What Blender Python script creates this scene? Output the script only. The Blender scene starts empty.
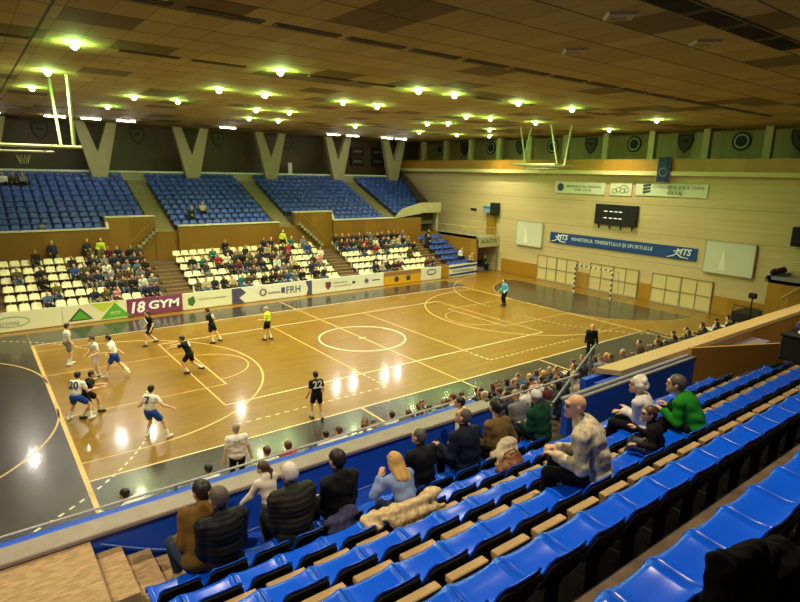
import bpy, bmesh, math, random
import numpy as np
from mathutils import Vector, Matrix, Euler
PI = math.pi
scene = bpy.context.scene
COL = scene.collection
rnd = random.Random(11)

# ---------------------------------------------------------------- materials
def lin(c):
    if isinstance(c, str):
        c = tuple(int(c[i:i+2], 16)/255 for i in (0, 2, 4))
    return tuple(v/12.92 if v <= .04045 else ((v+.055)/1.055)**2.4 for v in c)

_M = {}
def mat(name, c, rough=.6, metal=0.0, var=0.0, scale=8.0, bump=0.0, spec=.5, stretch=None, emit=None, power=0.0, coat=0.0):
    if name in _M: return _M[name]
    m = bpy.data.materials.new(name); m.use_nodes = True
    nt = m.node_tree; b = nt.nodes['Principled BSDF']
    rgb = lin(c)
    b.inputs['Base Color'].default_value = (*rgb, 1)
    b.inputs['Roughness'].default_value = rough
    b.inputs['Metallic'].default_value = metal
    b.inputs['Specular IOR Level'].default_value = spec
    b.inputs['Coat Weight'].default_value = coat
    if emit:
        b.inputs['Emission Color'].default_value = (*lin(emit), 1)
        b.inputs['Emission Strength'].default_value = power
    if var or bump:
        tc = nt.nodes.new('ShaderNodeTexCoord')
        n = nt.nodes.new('ShaderNodeTexNoise'); n.inputs['Scale'].default_value = scale; n.inputs['Detail'].default_value = 4
        src = tc.outputs['Object']
        if stretch:
            mp = nt.nodes.new('ShaderNodeMapping'); mp.inputs['Scale'].default_value = stretch
            nt.links.new(src, mp.inputs['Vector']); src = mp.outputs['Vector']
        nt.links.new(src, n.inputs['Vector'])
        if var:
            r = nt.nodes.new('ShaderNodeValToRGB')
            lo = tuple(max(0, v*(1-var)) for v in rgb); hi = tuple(min(1, v*(1+var)) for v in rgb)
            r.color_ramp.elements[0].position = .3; r.color_ramp.elements[1].position = .7
            r.color_ramp.elements[0].color = (*lo, 1); r.color_ramp.elements[1].color = (*hi, 1)
            nt.links.new(n.outputs['Fac'], r.inputs['Fac']); nt.links.new(r.outputs['Color'], b.inputs['Base Color'])
        if bump:
            bp = nt.nodes.new('ShaderNodeBump'); bp.inputs['Strength'].default_value = bump; bp.inputs['Distance'].default_value = .02
            nt.links.new(n.outputs['Fac'], bp.inputs['Height']); nt.links.new(bp.outputs['Normal'], b.inputs['Normal'])
    _M[name] = m
    return m

class NT:
    """small helper for node expressions"""
    def __init__(s, m): s.t = m.node_tree; s.l = s.t.links
    def math(s, op, a, b=None, c=None):
        n = s.t.nodes.new('ShaderNodeMath'); n.operation = op
        for i, v in enumerate((a, b, c)):
            if v is None: continue
            if isinstance(v, (int, float)): n.inputs[i].default_value = v
            else: s.l.new(v, n.inputs[i])
        return n.outputs[0]
    def mix(s, f, a, b):
        n = s.t.nodes.new('ShaderNodeMix'); n.data_type = 'RGBA'
        if isinstance(f, (int, float)): n.inputs[0].default_value = f
        else: s.l.new(f, n.inputs[0])
        for k, v in ((6, a), (7, b)):
            if isinstance(v, tuple): n.inputs[k].default_value = (*v[:3], 1)
            else: s.l.new(v, n.inputs[k])
        return n.outputs[2]
    def xyz(s):
        tc = s.t.nodes.new('ShaderNodeTexCoord'); sp = s.t.nodes.new('ShaderNodeSeparateXYZ')
        s.l.new(tc.outputs['Object'], sp.inputs[0]); s.obj = tc.outputs['Object']
        return sp.outputs
    def comb(s, x, y, z=0.0):
        n = s.t.nodes.new('ShaderNodeCombineXYZ')
        for i, v in enumerate((x, y, z)):
            if isinstance(v, (int, float)): n.inputs[i].default_value = v
            else: s.l.new(v, n.inputs[i])
        return n.outputs[0]
    def noise(s, vec, scale, detail=3):
        n = s.t.nodes.new('ShaderNodeTexNoise'); n.inputs['Scale'].default_value = scale; n.inputs['Detail'].default_value = detail
        s.l.new(vec, n.inputs['Vector']); return n.outputs['Fac']
    def white(s, vec):
        n = s.t.nodes.new('ShaderNodeTexWhiteNoise'); s.l.new(vec, n.inputs['Vector']); return n.outputs['Value']

def boards(name, c1, c2, rough, along, width, length, seam=.012, seam_dark=.45, coat=0.0, grain=.25, bump=0.0, spec=.5):
    """planks along one axis of the object's own coordinates, each with its own tone"""
    if name in _M: return _M[name]
    m = bpy.data.materials.new(name); m.use_nodes = True
    b = m.node_tree.nodes['Principled BSDF']; N = NT(m); o = N.xyz()
    u, v = o[along[0]], o[along[1]]
    row = N.math('FLOOR', N.math('DIVIDE', v, width))
    sh = N.math('MULTIPLY', N.math('FRACT', N.math('MULTIPLY', row, .37)), length)
    cell = N.math('FLOOR', N.math('DIVIDE', N.math('ADD', u, sh), length))
    w = N.white(N.comb(row, cell))
    st = N.comb(N.math('MULTIPLY', u, 1.5), N.math('MULTIPLY', v, 14.0))
    g = N.noise(st, 2.2, 4)
    f = N.math('ADD', N.math('MULTIPLY', w, 1-grain), N.math('MULTIPLY', g, grain))
    c = N.mix(f, lin(c1), lin(c2))
    e = N.math('LESS_THAN', N.math('FRACT', N.math('DIVIDE', v, width)), seam/width)
    c = N.mix(N.math('MULTIPLY', e, seam_dark), c, (.01, .006, .003))
    N.l.new(c, b.inputs['Base Color'])
    b.inputs['Specular IOR Level'].default_value = spec; b.inputs['Roughness'].default_value = rough; b.inputs['Coat Weight'].default_value = coat; b.inputs['Coat Roughness'].default_value = .1
    _M[name] = m
    return m

# ---------------------------------------------------------------- mesh building
class MB:
    def __init__(s): s.v = []; s.f = []; s.m = []; s.cur = 0
    def add(s, vs, fs):
        o = len(s.v); s.v += [tuple(p) for p in vs]
        s.f += [tuple(i+o for i in f) for f in fs]; s.m += [s.cur]*len(fs)
        return s
    def box(s, x0, x1, y0, y1, z0, z1, M=None):
        vs = [Vector((x, y, z)) for z in (z0, z1) for y in (y0, y1) for x in (x0, x1)]
        if M: vs = [M @ p for p in vs]
        return s.add(vs, [(0, 2, 3, 1), (4, 5, 7, 6), (0, 1, 5, 4), (2, 6, 7, 3), (0, 4, 6, 2), (1, 3, 7, 5)])
    def cbox(s, x0, x1, y0, y1, z0, z1, c=.01):
        """box with chamfered edges"""
        c = min(c, (x1-x0)*.45, (y1-y0)*.45, (z1-z0)*.45)
        P = []
        for z, i in ((z0, c), (z0+c, 0), (z1-c, 0), (z1, c)):
            P += [(x0+i+c*(not i), y0+i, z), (x1-i-c*(not i), y0+i, z), (x1-i, y0+i+c*(not i), z), (x1-i, y1-i-c*(not i), z),
                  (x1-i-c*(not i), y1-i, z), (x0+i+c*(not i), y1-i, z), (x0+i, y1-i-c*(not i), z), (x0+i, y0+i+c*(not i), z)]
        F = [tuple(range(7, -1, -1)), tuple(range(24, 32))]
        for k in range(3):
            for j in range(8):
                a = k*8+j; b2 = k*8+(j+1) % 8
                F.append((a, b2, b2+8, a+8))
        return s.add(P, F)
    def tube(s, pts, r, n=8, cap=True, closed=False):
        pts = [Vector(p) for p in pts]; rs = r if isinstance(r, (list, tuple)) else [r]*len(pts)
        vs = []; up = None; L = len(pts)
        for i, p in enumerate(pts):
            if closed: d = (pts[(i+1) % L]-pts[i-1]).normalized()
            else: d = (pts[min(i+1, L-1)]-pts[max(i-1, 0)]).normalized()
            if up is None: up = Vector((0, 0, 1)) if abs(d.z) < .9 else Vector((1, 0, 0))
            a = d.cross(up).normalized(); b = a.cross(d).normalized(); up = b
            for k in range(n):
                t = 2*PI*k/n
                vs.append(p+(a*math.cos(t)+b*math.sin(t))*rs[i])
        fs = []
        for i in range(L if closed else L-1):
            j = (i+1) % L
            for k in range(n):
                fs.append((i*n+k, i*n+(k+1) % n, j*n+(k+1) % n, j*n+k))
        if cap and not closed: fs += [tuple(range(n-1, -1, -1)), tuple((L-1)*n+k for k in range(n))]
        return s.add(vs, fs)
    def prism(s, poly, a, b, M=None, axis='z'):
        """polygon (2-D) extruded from a to b along axis"""
        def P(u, v, t): return {'z': (u, v, t), 'y': (u, t, v), 'x': (t, u, v)}[axis]
        n = len(poly)
        vs = [Vector(P(u, v, t)) for t in (a, b) for u, v in poly]
        if M: vs = [M @ p for p in vs]
        return s.add(vs, [tuple(range(n-1, -1, -1)), tuple(range(n, 2*n))]+[(i, (i+1) % n, n+(i+1) % n, n+i) for i in range(n)])
    def lathe(s, prof, c=(0, 0, 0), n=20, M=None):
        vs = []
        for r, z in prof:
            for k in range(n):
                t = 2*PI*k/n
                p = Vector((c[0]+r*math.cos(t), c[1]+r*math.sin(t), c[2]+z)); vs.append(M @ p if M else p)
        fs = [(i*n+k, i*n+(k+1) % n, (i+1)*n+(k+1) % n, (i+1)*n+k) for i in range(len(prof)-1) for k in range(n)]
        if prof[0][0] > 1e-4: fs.append(tuple(range(n-1, -1, -1)))
        if prof[-1][0] > 1e-4: fs.append(tuple((len(prof)-1)*n+k for k in range(n)))
        return s.add(vs, fs)
    def build(s, name, mats, parent=None, smooth=False, loc=None):
        me = bpy.data.meshes.new(name); me.from_pydata(s.v, [], s.f)
        if not isinstance(mats, (list, tuple)): mats = [mats]
        for m in mats: me.materials.append(m)
        if len(mats) > 1: me.polygons.foreach_set('material_index', s.m)
        if smooth: me.polygons.foreach_set('use_smooth', [True]*len(me.polygons))
        me.validate(); me.update()
        if smooth and len(me.polygons) < 60000:
            bm = bmesh.new(); bm.from_mesh(me); bmesh.ops.recalc_face_normals(bm, faces=bm.faces); bm.to_mesh(me); bm.free()
        o = bpy.data.objects.new(name, me); COL.objects.link(o)
        if parent: o.parent = parent
        if loc: o.location = loc
        return o

def tag(o, label=None, cat=None, group=None, kind=None):
    if label: o['label'] = label
    if cat: o['category'] = cat
    if group: o['group'] = group
    if kind: o['kind'] = kind
    return o
def empty(name, loc=(0, 0, 0), rz=0.0, label=None, cat=None, group=None):
    o = bpy.data.objects.new(name, None); COL.objects.link(o); o.location = loc; o.rotation_euler = (0, 0, rz)
    o.empty_display_size = .1
    return tag(o, label, cat, group)
def structure(name, mb, m, smooth=False):
    o = mb.build(name, m, None, smooth); o['kind'] = 'structure'; return o
def copy_tree(o, parent=None):
    c = o.copy(); COL.objects.link(c)
    if parent is not None: c.parent = parent
    for ch in o.children: copy_tree(ch, c)
    return c
ORD = 'first second third fourth fifth sixth seventh eighth ninth tenth eleventh twelfth thirteenth fourteenth fifteenth sixteenth seventeenth eighteenth nineteenth twentieth'.split()
ORD += ['twenty-'+w for w in ORD[:9]] + ['thirtieth'] + ['thirty-'+w for w in ORD[:9]]

def text_mesh(name, s, m, parent, origin, rot, width=None, height=None, shear=0.0, depth=.006, bold=0.0, align='CENTER'):
    """flat lettering, cut as thin solid letters; origin is the middle of the line"""
    cu = bpy.data.curves.new('lettering_curve', 'FONT'); cu.body = s; cu.extrude = depth; cu.shear = shear; cu.offset = bold
    cu.resolution_u = 3
    tmp = bpy.data.objects.new('lettering_tmp', cu); COL.objects.link(tmp)
    dg = bpy.context.evaluated_depsgraph_get(); dg.update()
    me = bpy.data.meshes.new_from_object(tmp.evaluated_get(dg))
    bpy.data.objects.remove(tmp); bpy.data.curves.remove(cu)
    n = len(me.vertices); a = np.empty(n*3); me.vertices.foreach_get('co', a); a = a.reshape(n, 3)
    lo, hi = a.min(0), a.max(0)
    sx = sy = 1.0
    if height: sy = height/(hi[1]-lo[1])
    if width: sx = width/(hi[0]-lo[0])
    if not height: sy = sx
    if not width: sx = sy
    a[:, 0] = (a[:, 0]-(lo[0]+hi[0])/2)*sx; a[:, 1] = (a[:, 1]-(lo[1]+hi[1])/2)*sy
    me.vertices.foreach_set('co', a.ravel()); me.update()
    me.materials.clear(); me.materials.append(m)
    o = bpy.data.objects.new(name, me); COL.objects.link(o); o.parent = parent
    o.location = origin; o.rotation_euler = rot
    return o
# ---------------------------------------------------------------- bodies: blended solids turned into one skin by surface nets
_CR = [(i, j, k) for i in (0, 1) for j in (0, 1) for k in (0, 1)]
_ED = [(a, b) for a in range(8) for b in range(a+1, 8) if sum(abs(_CR[a][i]-_CR[b][i]) for i in range(3)) == 1]
def skin_field(prims, h, k=.025, cut=None, noise=None):
    lo = np.array([1e9]*3); hi = -lo
    for p in prims:
        for c, r in p['ends']:
            lo = np.minimum(lo, np.array(c)-r); hi = np.maximum(hi, np.array(c)+r)
    lo -= 2.5*h+k*.3; hi += 2.5*h+k*.3
    n = np.ceil((hi-lo)/h).astype(int)+1
    D = np.full(n, .5); B = np.full(n, .5); L = np.zeros(n, np.int32)
    ax = [lo[i]+h*np.arange(n[i]) for i in range(3)]
    for p in prims:
        pl = np.array([1e9]*3); ph = -pl
        for c, r in p['ends']:
            pl = np.minimum(pl, np.array(c)-r); ph = np.maximum(ph, np.array(c)+r)
        i0 = np.maximum(0, np.floor((pl-.06-lo)/h).astype(int)); i1 = np.minimum(n, np.ceil((ph+.06-lo)/h).astype(int)+1)
        sl = tuple(slice(a, b) for a, b in zip(i0, i1))
        X = np.stack(np.meshgrid(*[ax[i][sl[i]] for i in range(3)], indexing='ij'), -1)
        if p['t'] == 'c':
            a = np.array(p['a']); ab = np.array(p['b'])-a; q = X-a
            t = np.clip((q@ab)/max(ab@ab, 1e-9), 0, 1)
            d = np.linalg.norm(q-t[..., None]*ab, axis=-1)-(p['ra']+(p['rb']-p['ra'])*t)
        else:
            q = (X-np.array(p['c']))@np.array(p['R']); r = np.array(p['r'])
            k0 = np.linalg.norm(q/r, axis=-1); k1 = np.linalg.norm(q/(r*r), axis=-1)
            d = np.where(k1 > 1e-6, k0*(k0-1)/np.maximum(k1, 1e-6), -r.min())
        kk = p.get('k', k)
        Ds = D[sl]; hh = np.clip(.5+.5*(Ds-d)/kk, 0, 1)
        D[sl] = Ds*(1-hh)+d*hh-kk*hh*(1-hh)
        Bs = B[sl]; Ls = L[sl]; w = d < Bs
        Ls[w] = p['l']; Bs[w] = d[w]
    if cut is not None or noise is not None:
        X = np.stack(np.meshgrid(*ax, indexing='ij'), -1)
        if noise is not None: D = D+noise(X)
        if cut is not None: D = np.maximum(D, cut(X))
    return D, L, lo, h
def surface_net(D, L, lo, h):
    n = np.array(D.shape)
    def sub(c): return tuple(slice(c[i], n[i]-1+c[i]) for i in range(3))
    S = np.zeros((*(n-1), 3)); C = np.zeros(n-1)
    for a, b in _ED:
        A = D[sub(_CR[a])]; Bv = D[sub(_CR[b])]
        x = (A < 0) != (Bv < 0)
        t = np.where(x, A/np.where(x, A-Bv, 1), 0)
        oa = np.array(_CR[a], float); ob = np.array(_CR[b], float)
        S += np.where(x[..., None], oa+(ob-oa)*t[..., None], 0); C += x
    act = C > 0
    idx = -np.ones(n-1, int); idx[act] = np.arange(act.sum())
    ijk = np.argwhere(act)
    V = (ijk+S[act]/C[act][:, None])*h+lo
    lab = L[:-1, :-1, :-1][act]
    F = []
    for a in range(3):
        u, v = (a+1) % 3, (a+2) % 3
        s0 = [slice(None)]*3; s1 = [slice(None)]*3
        s0[a] = slice(0, n[a]-1); s1[a] = slice(1, n[a])
        A = D[tuple(s0)]; Bv = D[tuple(s1)]
        pos = np.argwhere((A < 0) != (Bv < 0))
        ok = (pos[:, u] > 0) & (pos[:, v] > 0) & (pos[:, u] < n[u]-1) & (pos[:, v] < n[v]-1)
        pos = pos[ok]
        if len(pos) == 0: continue
        flip = A[tuple(pos.T)] < 0
        def cell(du, dv):
            q = pos.copy(); q[:, u] -= du; q[:, v] -= dv
            return idx[tuple(q.T)]
        q = np.stack([cell(1, 1), cell(0, 1), cell(0, 0), cell(1, 0)], 1)
        q[~flip] = q[~flip][:, ::-1]
        F.append(q)
    F = np.concatenate(F) if F else np.zeros((0, 4), int)
    F = F[(F >= 0).all(1)]
    return V, F, lab
def cap(a, b, ra, rb, l, k=None):
    d = dict(t='c', a=tuple(a), b=tuple(b), ra=ra, rb=rb, l=l, ends=[(tuple(a), ra), (tuple(b), rb)])
    if k: d['k'] = k
    return d
def ell(c, r, l, R=None, k=None):
    R = np.eye(3) if R is None else R
    d = dict(t='e', c=tuple(c), r=tuple(r), R=R, l=l, ends=[(tuple(c), max(r))])
    if k: d['k'] = k
    return d
def grow(p, e):
    q = dict(p)
    if q['t'] == 'c':
        q['ra'] += e; q['rb'] += e; q['ends'] = [(c, r+e) for c, r in q['ends']]
    else:
        q['r'] = tuple(x+e for x in q['r']); q['ends'] = [(c, r+e) for c, r in q['ends']]
    return q
def clip_cap(p, t):
    q = dict(p); a = np.array(p['a']); b = np.array(p['b']); r = p['ra']+(p['rb']-p['ra'])*t
    q['b'] = tuple(a+(b-a)*t); q['rb'] = r; q['ends'] = [(q['a'], q['ra']), (q['b'], r)]
    return q
def net_obj(name, nets, mats, parent, slot=None):
    """several nets put in one mesh"""
    V = []; F = []; M = []; o = 0
    for v, f, lab in nets:
        V.append(v); F.append(f+o); o += len(v)
        M.append(np.array([slot[l] for l in lab])[f[:, 0]] if slot else np.zeros(len(f), int))
    V = np.concatenate(V); F = np.concatenate(F); M = np.concatenate(M)
    me = bpy.data.meshes.new(name); me.from_pydata(V.tolist(), [], F.tolist())
    for m in mats: me.materials.append(m)
    me.polygons.foreach_set('material_index', M.astype(np.int32)); me.polygons.foreach_set('use_smooth', np.ones(len(F), bool))
    me.update()
    ob = bpy.data.objects.new(name, me); COL.objects.link(ob)
    if parent: ob.parent = parent
    return ob
def net(prims, h, **kw): return surface_net(*skin_field(prims, h, **kw))

SKIN, TORSO, HIPS, UARM, FARM, HAND, THIGH, SHIN, SHOE, HEAD, EYE, LIP = range(12)
def nrm(v): v = np.array(v, float); return v/max(np.linalg.norm(v), 1e-9)
def ik(a, t, l1, l2, pole):
    a = np.array(a, float); t = np.array(t, float); d = t-a; D = min(np.linalg.norm(d), (l1+l2)*.999); u = nrm(d); t = a+u*D
    x = (l1*l1-l2*l2+D*D)/(2*D); hgt = math.sqrt(max(l1*l1-x*x, 0))
    p = np.array(pole, float); p = nrm(p-u*(p@u))
    return a+u*x+p*hgt, t
def rotm(rx, ry, rz): return np.array(Euler((rx, ry, rz), 'XYZ').to_matrix())

def skeleton(P):
    """joints in the person's own frame: faces +Y, the origin under the pelvis (on the seat, or on the ground)"""
    s = P.get('s', 1.0); J = {}
    pel = np.array(P['pelvis'], float)
    T = rotm(-P.get('lean', 0), P.get('side', 0), P.get('twist', 0)); J['T'] = T
    HR = rotm(0, 0, P.get('htwist', 0)); J['HR'] = HR
    w = P.get('w', 1.0)
    J['pel'] = pel
    cv = P.get('curve', .05)*s
    J['belly'] = pel+T@np.array([0, -cv*.4, .16*s]); J['chest'] = pel+T@np.array([0, -cv*.3, .35*s]); J['neck'] = pel+T@np.array([0, cv*.4, .51*s])
    Hd = rotm(P.get('nod', 0)*-1, P.get('tilt', 0), P.get('look', 0)+P.get('twist', 0)); J['H'] = Hd
    J['head'] = J['neck']+T@np.array([0, .015*s, .085*s])+Hd@np.array([0, .02*s, .09*s])
    for sd, k in ((-1, 'l'), (1, 'r')):
        J['sh'+k] = pel+T@np.array([sd*.18*s*w, cv*.2, .435*s])
        J['hip'+k] = pel+HR@np.array([sd*.09*s, 0, -.02*s])
        J['wr'+k] = np.array(P['hand'+k], float)
        J['el'+k], J['wr'+k] = ik(J['sh'+k], J['wr'+k], .29*s, .26*s, P.get('pole'+k, (sd*.3, -.6, -1)))
        J['an'+k] = np.array(P['foot'+k], float)
        J['kn'+k], J['an'+k] = ik(J['hip'+k], J['an'+k], .44*s, .43*s, P.get('kpole'+k, (sd*.15, 1, .35)))
        J['toe'+k] = J['an'+k]+np.array(P.get('toe'+k, (sd*.03, .15, -.045)))*s
    return J
def body_prims(P, J, coarse=False):
    s = P.get('s', 1.0); f = P.get('fat', 1.0); T = J['T']; w = P.get('w', 1.0); A = []
    A += [ell(J['pel'], (.165*s*f, .125*s*f, .115*s), HIPS, J['HR']),
          ell(J['belly'], (.15*s*f, .115*s*f, .15*s), TORSO, T),
          ell(J['chest'], (.172*s*w, .122*s*f, .18*s), TORSO, T)]
    for k in 'lr':
        n0 = len(A)
        A += [cap(J['chest']*.3+J['neck']*.4+J['sh'+k]*.3, J['sh'+k], .058*s, .06*s*f, TORSO),
              cap(J['sh'+k], J['el'+k], .054*s*f, .043*s, UARM), cap(J['el'+k], J['wr'+k], .043*s, .03*s, FARM),
              cap(J['hip'+k], J['kn'+k], .088*s*f, .058*s, THIGH), cap(J['kn'+k], J['an'+k], .056*s, .038*s, SHIN),
              ell(J['kn'+k]*.68+J['an'+k]*.32, (.05*s, .056*s, .11*s), SHIN, seg_rot(J['kn'+k], J['an'+k]))]
        he = J['an'+k]+nrm(J['an'+k]-J['toe'+k])*.035*s*np.array([1, 1, 0])+np.array([0, 0, -.035*s])
        A += [cap(he, J['toe'+k], .04*s, .034*s, SHOE), cap(J['an'+k], he, .04*s, .04*s, SHOE)]
        for p in A[n0:]: p['side'] = k
        if coarse:
            A.append(ell(J['wr'+k]+nrm(J['wr'+k]-J['el'+k])*.07*s, (.045*s, .045*s, .085*s), HAND, seg_rot(J['wr'+k], J['el'+k])))
    A.append(cap(J['neck']-T@np.array([0, 0, .03*s]), J['head']+J['H']@np.array([0, -.02*s, -.06*s]), .058*s, .052*s, SKIN))
    return A
def seg_rot(a, b):
    z = nrm(np.array(b)-np.array(a)); x = nrm(np.cross([0, 1, .01], z)); y = np.cross(z, x)
    return np.stack([x, y, z], 1)
def head_prims(P, J, coarse=False):
    s = P.get('s', 1.0)*P.get('hs', 1.1); H = J['H']; c = J['head']
    def at(x, y, z): return c+H@(np.array([x, y, z])*s)
    A = [ell(at(0, -.012, .022), (.076*s, .095*s, .092*s), HEAD, H), ell(at(0, .018, -.04), (.06*s, .072*s, .075*s), HEAD, H)]
    if coarse: return A
    A += [cap(at(0, .085, .012), at(0, .098, -.02), .009*s, .0135*s, HEAD, .012), cap(at(-.03, .078, .035), at(.03, .078, .035), .016*s, .016*s, HEAD, .015),
          cap(at(0, .068, -.098), at(0, .078, -.085), .02*s, .02*s, HEAD, .02),
          cap(at(-.02, .083, -.055), at(.02, .083, -.055), .009*s, .009*s, LIP, .006)]
    for sd in (-1, 1):
        A += [ell(at(sd*.079, -.005, -.005), (.012*s, .022*s, .034*s), HEAD, H, .008), ell(at(sd*.032, .079, .012), (.014*s, .01*s, .009*s), EYE, H, .004)]
    return A
def hand_prims(J, k, s, curl=.5, palm=None):
    """palm, four unequal bent fingers and a thumb from the side of the palm"""
    w = J['wr'+k]; f = nrm(w-J['el'+k]); sd = -1 if k == 'l' else 1
    n = np.array(palm if palm is not None else (0, .15, -1), float); n = nrm(n-f*(n@f))
    x = np.cross(f, n)*sd                 # towards the thumb side
    x = nrm(x); A = []
    inner = -1.0 if x@np.array([sd, 0, 0.0]) > 0 else 1.0
    x = x*inner                            # thumb on the body side
    def at(a, b, c): return w+(x*a+f*b+n*c)*s
    A.append(cap(at(0, -.01, 0), at(0, .03, 0), .028*s, .026*s, HAND, .01))
    for a in (-.026, -.009, .009, .026): A.append(cap(at(a*.7, .02, 0), at(a, .082, 0), .016*s, .0125*s, HAND, .01))
    for a, L in ((-.028, .058), (-.0095, .074), (.0095, .08), (.028, .07)):
        a *= 1.08; q = at(a, .085, 0); ang = curl*.55
        for j, (fr, rr) in enumerate(((.45, .0093), (.32, .0086), (.25, .0078))):
            d = f*math.cos(ang)+n*math.sin(ang); q2 = q+d*L*fr*s*1.05
            A.append(cap(q, q2, rr*s, rr*.93*s, HAND, .004)); q = q2; ang += curl*.75
    q = at(.022, .018, .004); q1 = at(.05, .05, .012+.01*curl); q2 = at(.052, .082, .02+.018*curl); q3 = at(.045, .104, .026+.02*curl)
    A += [cap(q, q1, .015*s, .0125*s, HAND, .006), cap(q1, q2, .0115*s, .0105*s, HAND, .004), cap(q2, q3, .0105*s, .009*s, HAND, .004)]
    return A
def hair_prims(P, J, style):
    s = P.get('s', 1.0)*P.get('hs', 1.1); H = J['H']; c = J['head']
    def at(x, y, z): return c+H@(np.array([x, y, z])*s)
    def dn(x, y, z): return c+J['T']@(np.array([x, y, z])*s)
    A = [ell(at(0, -.02, .032), (.087*s, .101*s, .095*s), 0, H)]
    back = []
    if style == 'short': back = [ell(at(0, -.055, -.01), (.075*s, .062*s, .075*s), 0, H)]
    elif style == 'crop': back = [ell(at(0, -.05, -.01), (.074*s, .06*s, .06*s), 0, H)]; A = [ell(at(0, -.02, .03), (.08*s, .093*s, .088*s), 0, H)]
    elif style == 'long': back = [ell(at(0, -.05, -.02), (.108*s, .085*s, .13*s), 0, H), cap(at(0, -.08, -.05), dn(0, -.13, -.24), .085*s, .06*s, 0), cap(at(.06, -.06, -.05), dn(.08, -.12, -.26), .06*s, .04*s, 0), cap(at(-.06, -.06, -.05), dn(-.075, -.12, -.23), .06*s, .035*s, 0)]
    elif style == 'curly':
        r = random.Random(5); back = [ell(at(0, -.04, .0), (.1*s, .095*s, .095*s), 0, H)]
        for i in range(26):
            a = r.uniform(0, 2*PI); e = r.uniform(-.6, 1.4)
            p = (math.cos(a)*math.cos(e)*.095, -.035+math.sin(a)*math.cos(e)*.1, .02+math.sin(e)*.09)
            if p[1] > .05 and p[2] < .06: continue
            back.append(ell(at(*p), (.026*s,)*3, 0, H))
    elif style == 'bun': back = [ell(at(0, -.05, .0), (.078*s, .07*s, .08*s), 0, H), ell(at(0, -.125, .03), (.042*s, .04*s, .042*s), 0, H)]
    elif style == 'ponytail': back = [ell(at(0, -.05, .0), (.078*s, .07*s, .08*s), 0, H), cap(at(0, -.11, .02), at(.02, -.15, -.05), .03*s, .035*s, 0), cap(at(.02, -.15, -.05), dn(.03, -.15, -.2), .035*s, .016*s, 0)]
    A += back
    fc = at(0, .085, -.03); Hm = np.array(H)
    def cut(X):
        q = (X-fc)@Hm; r = np.array((.085, .078, .092))*s
        k0 = np.linalg.norm(q/r, axis=-1); k1 = np.linalg.norm(q/(r*r), axis=-1)
        return -(k0*(k0-1)/np.maximum(k1, 1e-6))
    return A, cut
def wrinkle(amp, fx=34., fz=50., seed=0.):
    def f(X): return amp*(np.sin(X[..., 2]*fz+2.2*np.sin(X[..., 0]*fx*.4+seed)+seed)+.7*np.sin(X[..., 0]*fx+X[..., 2]*fz*.45+1.7*seed+X[..., 1]*21))
    return f
def quilt(amp, pitch, T, org):
    T = np.array(T); org = np.array(org)
    def f(X):
        z = ((X-org)@T)[..., 2]
        return amp*(1-2*np.abs(np.sin(PI*z/pitch))**.6)
    return f

def pick(A, labels): return [p for p in A if p['l'] in labels]
def person(label, loc, yaw, P, wear, hair=('short', 'hair_dark'), skin='skin_light', h=.018, hh=.011, hf=.0065, group=None, hands=True, curl=.5, extra=None, palm=None):
    root = empty('person', loc, yaw, label, 'person', group)
    J = skeleton(P); s = P.get('s', 1.0)
    A = body_prims(P, J, coarse=not hands)
    nets = [net(A, h)]; nets.append(net(head_prims(P, J)+[cap(J['neck'], J['head']+J['H']@np.array([0, -.02*s, -.06*s]), .05*s, .05*s, SKIN)], hh, k=.02))
    if hands:
        for k in 'lr': nets.append(net(hand_prims(J, k, s, curl, palm), hf, k=.006))
    slot = [0]*12; slot[EYE] = 1; slot[LIP] = 2
    net_obj('body', nets, [_M[skin], _M['eye_dark'], _M['lip']], root, slot)
    for g in wear:
        nm, m = g['name'], _M[g['mat']]; e = g.get('e', .02)*s
        src = []
        for p in A:
            if p['l'] not in g['on']: continue
            if g.get('tail'):
                if p['t'] == 'e': continue
                q0 = clip_cap(p, 1-g['tail']); p = dict(p, a=q0['b'], ra=q0['rb'], ends=[(q0['b'], q0['rb']), p['ends'][1]])
            t = g.get('clip', {}).get(p['l'])
            if t is not None:
                if p['t'] == 'e': continue
                p = clip_cap(p, t)
            src.append(grow(p, e+g.get('more', {}).get(p['l'], 0)*s))
        if g.get('hood'):
            src.append(ell(J['neck']+J['T']@np.array([0, -.075, .0])*s, (.12*s, .075*s, .075*s), 0, J['T']))
        if g.get('collar'):
            src.append(cap(J['neck']-J['T']@np.array([0, 0, .03])*s, J['neck']+J['T']@np.array([0, -.002, .035])*s, .078*s, .07*s, 0, .02))
        nz = None
        if g.get('quilt'): nz = quilt(g['quilt'], .062*s, J['T'], J['pel'])
        elif g.get('fold'): nz = wrinkle(g['fold'], seed=len(label)*.7)
        for grp in ([[p for p in src if p.get('side') == q] for q in 'lr'] if nm in ('shoe', 'sock') else [src]):
            net_obj(nm, [net(grp, g.get('h', h), noise=nz, k=.03)], [m], root)
    if hair:
        st, hm = hair
        if st == 'cap':
            H = J['H']; c = J['head']; s *= P.get('hs', 1.1)
            cp = [ell(c+H@np.array([0, -.014, .038])*s, (.09*s, .105*s, .088*s), 0, H)]
            def cut(X): return -((X-c)@np.array(H))[..., 2]+.012*s
            net_obj('knitted_cap', [net(cp, hh, cut=cut)], [_M[hm]], root)
        else:
            hp, cut = hair_prims(P, J, st)
            nz = (lambda X: .004*np.sin(X[..., 0]*260+2*np.sin(X[..., 2]*30))) if st in ('long', 'ponytail') else None
            net_obj('hair', [net(hp, hh, cut=cut, noise=nz)], [_M[hm]], root)
    if extra: extra(root, P, J)
    return root, J

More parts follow.
